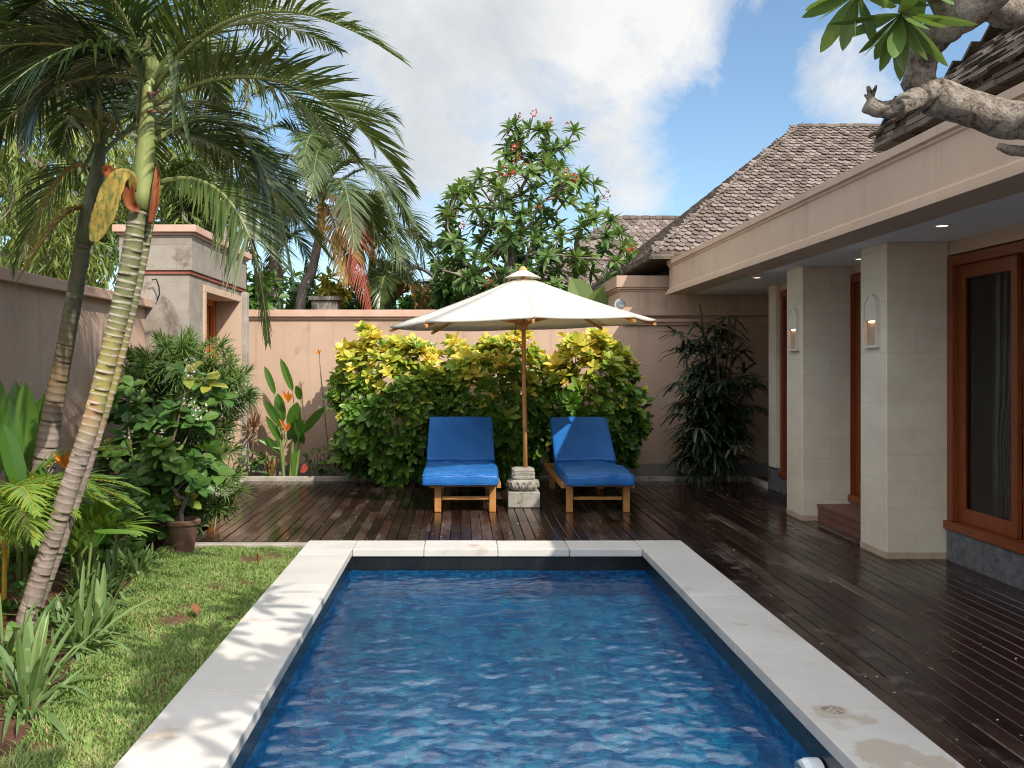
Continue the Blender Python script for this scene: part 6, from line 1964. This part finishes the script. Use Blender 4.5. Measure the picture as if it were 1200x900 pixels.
# ================================================================== plumeria limb over the upper right
def plumeria():
    random.seed(121)
    Y = 3.6
    a = lambda px, py, dy=0: at(px, py, Y + dy)
    t = thing('plumeria_tree', 'old plumeria with thick scarred limb and hanging leaves over the eave', 'tree', (2.6, 2.9, 0))
    b = MB()
    def limb(pts, rads, n=18, sub=5, rough=.05):
        P, Rr_ = [], []
        pts = [Vector(p) for p in pts]
        for i in range(len(pts) - 1):
            p0, p1, p2, p3 = pts[max(0, i - 1)], pts[i], pts[i + 1], pts[min(len(pts) - 1, i + 2)]
            for k in range(sub):
                f = k / sub
                P.append(.5 * ((2 * p1) + (p2 - p0) * f + (2 * p0 - 5 * p1 + 4 * p2 - p3) * f * f + (3 * p1 - p0 - 3 * p2 + p3) * f ** 3)); Rr_.append((rads[i] + (rads[i + 1] - rads[i]) * f) * u(.95, 1.06))
        P.append(pts[-1]); Rr_.append(rads[-1])
        b.tube(P, Rr_, n, rough=rough)
    limb([(2.62, 2.9, 0), (2.64, 2.95, .6), (2.62, 3.0, 1.4), (2.56, 3.25, 2.0), a(1235, 152, -.1), a(1180, 140), a(1130, 125), a(1092, 112)], [.16, .13, .11, .092, .072, .072, .07, .072])
    limb([a(1092, 116), a(1078, 100), a(1080, 75), a(1089, 50, -.05), a(1110, 30, -.1), a(1135, 15, -.15), a(1160, -2, -.2), a(1190, -40, -.3)], [.074, .064, .056, .060, .064, .062, .058, .054])
    limb([a(1150, -8, -.15), a(1165, 6, -.12), a(1185, 10, -.1), a(1215, -2, -.1), a(1260, -40, -.1)], [.055, .062, .068, .066, .06])
    limb([a(1085, 112), a(1068, 118, -.03), a(1050, 127, -.05), a(1030, 128, -.05), a(1016, 122, -.05)], [.055, .045, .036, .03, .034])
    limb([a(1020, 124, -.05), a(1020, 112, -.05), a(1017, 101, -.06)], [.018, .014, .006], 8)
    limb([a(1019, 116, -.05), a(1013, 111, -.05)], [.010, .004], 7)
    limb([a(1022, 112, -.05), a(1027, 100, -.05)], [.011, .004], 7)
    limb([a(1240, 185, -.1), a(1205, 178), a(1185, 176), a(1170, 171)], [.016, .022, .02, .013], 10)
    # thinner branches out of the picture carry the leaf heads
    limb([a(1110, 30, -.1), a(1090, -10, -.2), a(1070, -5, -.25), a(1064, -4, -.22), a(1056, 15, -.2)], [.03, .026, .022, .018, .014], 9)
    limb([a(1090, -10, -.2), a(1040, -45, -.2), a(1010, -30, -.15), a(1000, -12, -.15)], [.026, .022, .018, .014], 9)
    limb([a(1190, -40, -.3), Vector((2.0, 3.0, 3.3)), Vector((1.6, 2.6, 3.6))], [.06, .05, .035], 9)
    limb([Vector((2.0, 3.0, 3.3)), Vector((1.8, 2.0, 3.55)), Vector((1.4, 1.0, 3.6)), Vector((1.2, .2, 3.7))], [.045, .035, .025, .018], 9)
    b.build('trunk', M['bark_plum'], t, smooth=True)
    b = MB()
    def head(c, ax, n, L, W, sp, tt, dr=.12):
        rosette(b, c, ax, n, L, W, [(0, .08), (.12, .3), (.35, .8), (.6, 1), (.82, .75), (.94, .35), (1, .02)], tt, sp, dr, .18, .12)
    head(a(1056, 16, -.2), (-.22, -.15, -1), 17, .245, .062, (14, 95), .8, .05)
    head(a(1006, -8, -.15), (-.4, -.1, -.6), 14, .24, .06, (25, 105), .8, .08)
    head(a(1085, -22, -.1), (.0, -.2, -.5), 10, .24, .06, (30, 110), .8, .08)
    for k in range(27):
        head(Vector((u(.85, 1.7), u(-.1, 2.7), u(3.2, 3.85))), (u(-.5, .5), u(-.5, .5), 1), 12, .3, .08, (25, 110), .5)
    b.build('leaves', M['lf_frangi'], t)
plumeria()

# ---- small things on the ground
def dead_leaf(px, py, zz, L, label, seed):
    random.seed(seed)
    Y = (H - zz) * F / (py - VY); c = at(px, py, Y)
    b = MB(); b.leaf(c, (u(-1, 1), u(-1, 1), .25), UP, L, L * .5, OVAL, fold=.5, droop=-.1)
    ob = b.build('fallen_leaf', M['dead_leaf'], origin=c); md = ob.modifiers.new('thick', 'SOLIDIFY'); md.thickness = .002
    tag(ob, label, 'leaf')
dead_leaf(232, 720, .0, .10, 'curled brown fallen leaf in the middle of the lawn', 131)
dead_leaf(150, 660, .0, .08, 'brown fallen leaf by the border near the lilies', 132)
dead_leaf(303, 660, -.005, .07, 'small dry fallen leaf on the far end of the lawn', 133)
random.seed(134)
b = MB()
for k in range(170):
    x, y = u(1.92, 3.25), u(3.2, 11.3)
    if random.random() < .25: x, y = u(-1.8, 1.9), u(7.9, 9.2)
    b.leaf((x, y, .003), (u(-1, 1), u(-1, 1), .06), UP, u(.008, .03), u(.006, .012), OVAL3, tint=random.random())
tag(b.build('petal_litter', M['flower_white']), 'scattered pale petals and crumbs on the dark deck boards', 'litter', kind='stuff')

# ================================================================== light, sky, camera
SUN = Vector((1, -1.31, 1.45)).normalized()      # towards the sun
elev = math.asin(SUN.z); azim = math.atan2(SUN.x, SUN.y)
sd = bpy.data.lights.new('sun', 'SUN'); sd.energy = 3.05; sd.angle = R(.55); sd.color = (1.0, .93, .82)
so = bpy.data.objects.new('sun', sd); COL.objects.link(so); so.location = (5, -6, 8)
so.rotation_euler = (-SUN).to_track_quat('-Z', 'Y').to_euler()

w = bpy.data.worlds.new('World'); scene.world = w; w.use_nodes = True
nt = w.node_tree
bg = nt.nodes['Background']
sky = N(nt, 'ShaderNodeTexSky'); sky.sky_type = 'NISHITA'; sky.sun_disc = False
sky.sun_elevation = elev; sky.sun_rotation = azim
sky.air_density = 1.0; sky.dust_density = .6; sky.ozone_density = 1.2
tc = N(nt, 'ShaderNodeTexCoord')
dirv = tc.outputs['Generated']
nrm = N(nt, 'ShaderNodeVectorMath', operation='NORMALIZE'); nt.links.new(dirv, nrm.inputs[0])
d_ = nrm.outputs[0]
def blob(px, py, r_px, soft, amp):
    """a round cloud bank around a sky direction"""
    v = (at(px, py, 1.0) - Vector((0, 0, H))).normalized()
    dt = N(nt, 'ShaderNodeVectorMath', operation='DISTANCE'); nt.links.new(d_, dt.inputs[0]); dt.inputs[1].default_value = v
    mr = N(nt, 'ShaderNodeMapRange'); mr.interpolation_type = 'SMOOTHSTEP'
    mr.inputs['From Min'].default_value = (r_px + soft) / F; mr.inputs['From Max'].default_value = max(0, r_px - soft) / F
    mr.inputs['To Max'].default_value = amp
    nt.links.new(dt.outputs['Value'], mr.inputs['Value'])
    return mr.outputs[0]
cov = None
for bl in ((600, 20, 165, 80, .8), (480, 130, 140, 90, .8), (560, 130, 130, 70, .75), (750, 15, 100, 70, .75), (690, 110, 90, 60, .75), (725, 200, 50, 40, .7), (640, 215, 50, 50, .5), (430, 60, 80, 60, .55), (500, 230, 45, 40, .32), (1000, 85, 55, 45, .55), (560, -230, 320, 150, .85), (850, -330, 240, 150, .6)):
    o = blob(*bl)
    cov = o if cov is None else math_(nt, 'MAXIMUM', cov, o)
# unseen clouds added behind the camera to give fill light
nA = noise(nt, d_, 2.2, 5, .6, .3)
sz = N(nt, 'ShaderNodeSeparateXYZ'); nt.links.new(d_, sz.inputs[0])
overhead = math_(nt, 'MULTIPLY', math_(nt, 'SUBTRACT', sz.outputs[2], .39, clamp=True), 9.0, clamp=True)  # cloud above the frame, brightened for water glare and fill
behind = math_(nt, 'MULTIPLY', math_(nt, 'SUBTRACT', .25, sz.outputs[1], clamp=True), 3.0, clamp=True)  # out-of-view cloud bank, brightened to fill surfaces facing the camera
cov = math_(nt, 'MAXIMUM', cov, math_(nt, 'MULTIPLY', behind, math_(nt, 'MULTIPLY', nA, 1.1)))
nB = noise(nt, d_, 8, 9, .66, .35)
nC = noise(nt, d_, 3.2, 6, .6, .4)
nD = noise(nt, d_, 6, 7, .6, .3)
den = math_(nt, 'ADD', cov, math_(nt, 'MULTIPLY', math_(nt, 'SUBTRACT', nB, .5), 1.55))
den = math_(nt, 'ADD', den, math_(nt, 'MULTIPLY', math_(nt, 'SUBTRACT', nC, .5), .8))
mask = ramp(nt, den, [(.29, 0.0), (.49, .45), (.80, .95)])
shade = math_(nt, 'ADD', math_(nt, 'MULTIPLY', blob(500, 130, 130, 120, 1.0), .45), math_(nt, 'MULTIPLY', math_(nt, 'SUBTRACT', nD, .38), 2.0))
ccol = ramp(nt, shade, [(.05, (1.0, .985, .955)), (.85, (.62, .66, .70))])
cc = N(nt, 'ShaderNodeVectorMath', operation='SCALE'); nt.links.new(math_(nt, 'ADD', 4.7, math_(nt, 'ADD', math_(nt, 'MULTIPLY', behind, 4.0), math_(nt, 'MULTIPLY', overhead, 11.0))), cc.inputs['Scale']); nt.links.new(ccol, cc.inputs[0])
skyc = mixc(nt, 1.0, sky.outputs[0], (.74, .83, .86), 'MULTIPLY')
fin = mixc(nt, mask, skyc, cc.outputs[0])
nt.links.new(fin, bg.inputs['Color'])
bg.inputs['Strength'].default_value = .12

cam = bpy.data.cameras.new('camera'); co = bpy.data.objects.new('camera', cam); COL.objects.link(co)
co.location = (0, 0, H); co.rotation_euler = (R(90), 0, 0)
cam.sensor_width = 36; cam.sensor_fit = 'HORIZONTAL'; cam.lens = 36 * F / 1200
cam.shift_x = (600 - VX) / 1200; cam.shift_y = -(450 - VY) / 1200
cam.clip_start = .05; cam.clip_end = 2000
scene.camera = co
scene.render.engine = 'CYCLES'
scene.cycles.max_bounces = 8; scene.cycles.transparent_max_bounces = 12
scene.cycles.diffuse_bounces = 4; scene.cycles.glossy_bounces = 4; scene.cycles.transmission_bounces = 6
scene.cycles.caustics_reflective = False; scene.cycles.caustics_refractive = True
scene.cycles.sample_clamp_indirect = 5; scene.cycles.blur_glossy = .2
scene.cycles.use_denoising = True
scene.view_settings.view_transform = 'Standard'; scene.view_settings.look = 'None'
scene.view_settings.gamma = 1; scene.view_settings.use_curve_mapping = False
scene.view_settings.exposure = 0.82
scene.cycles.filter_width = 1.05
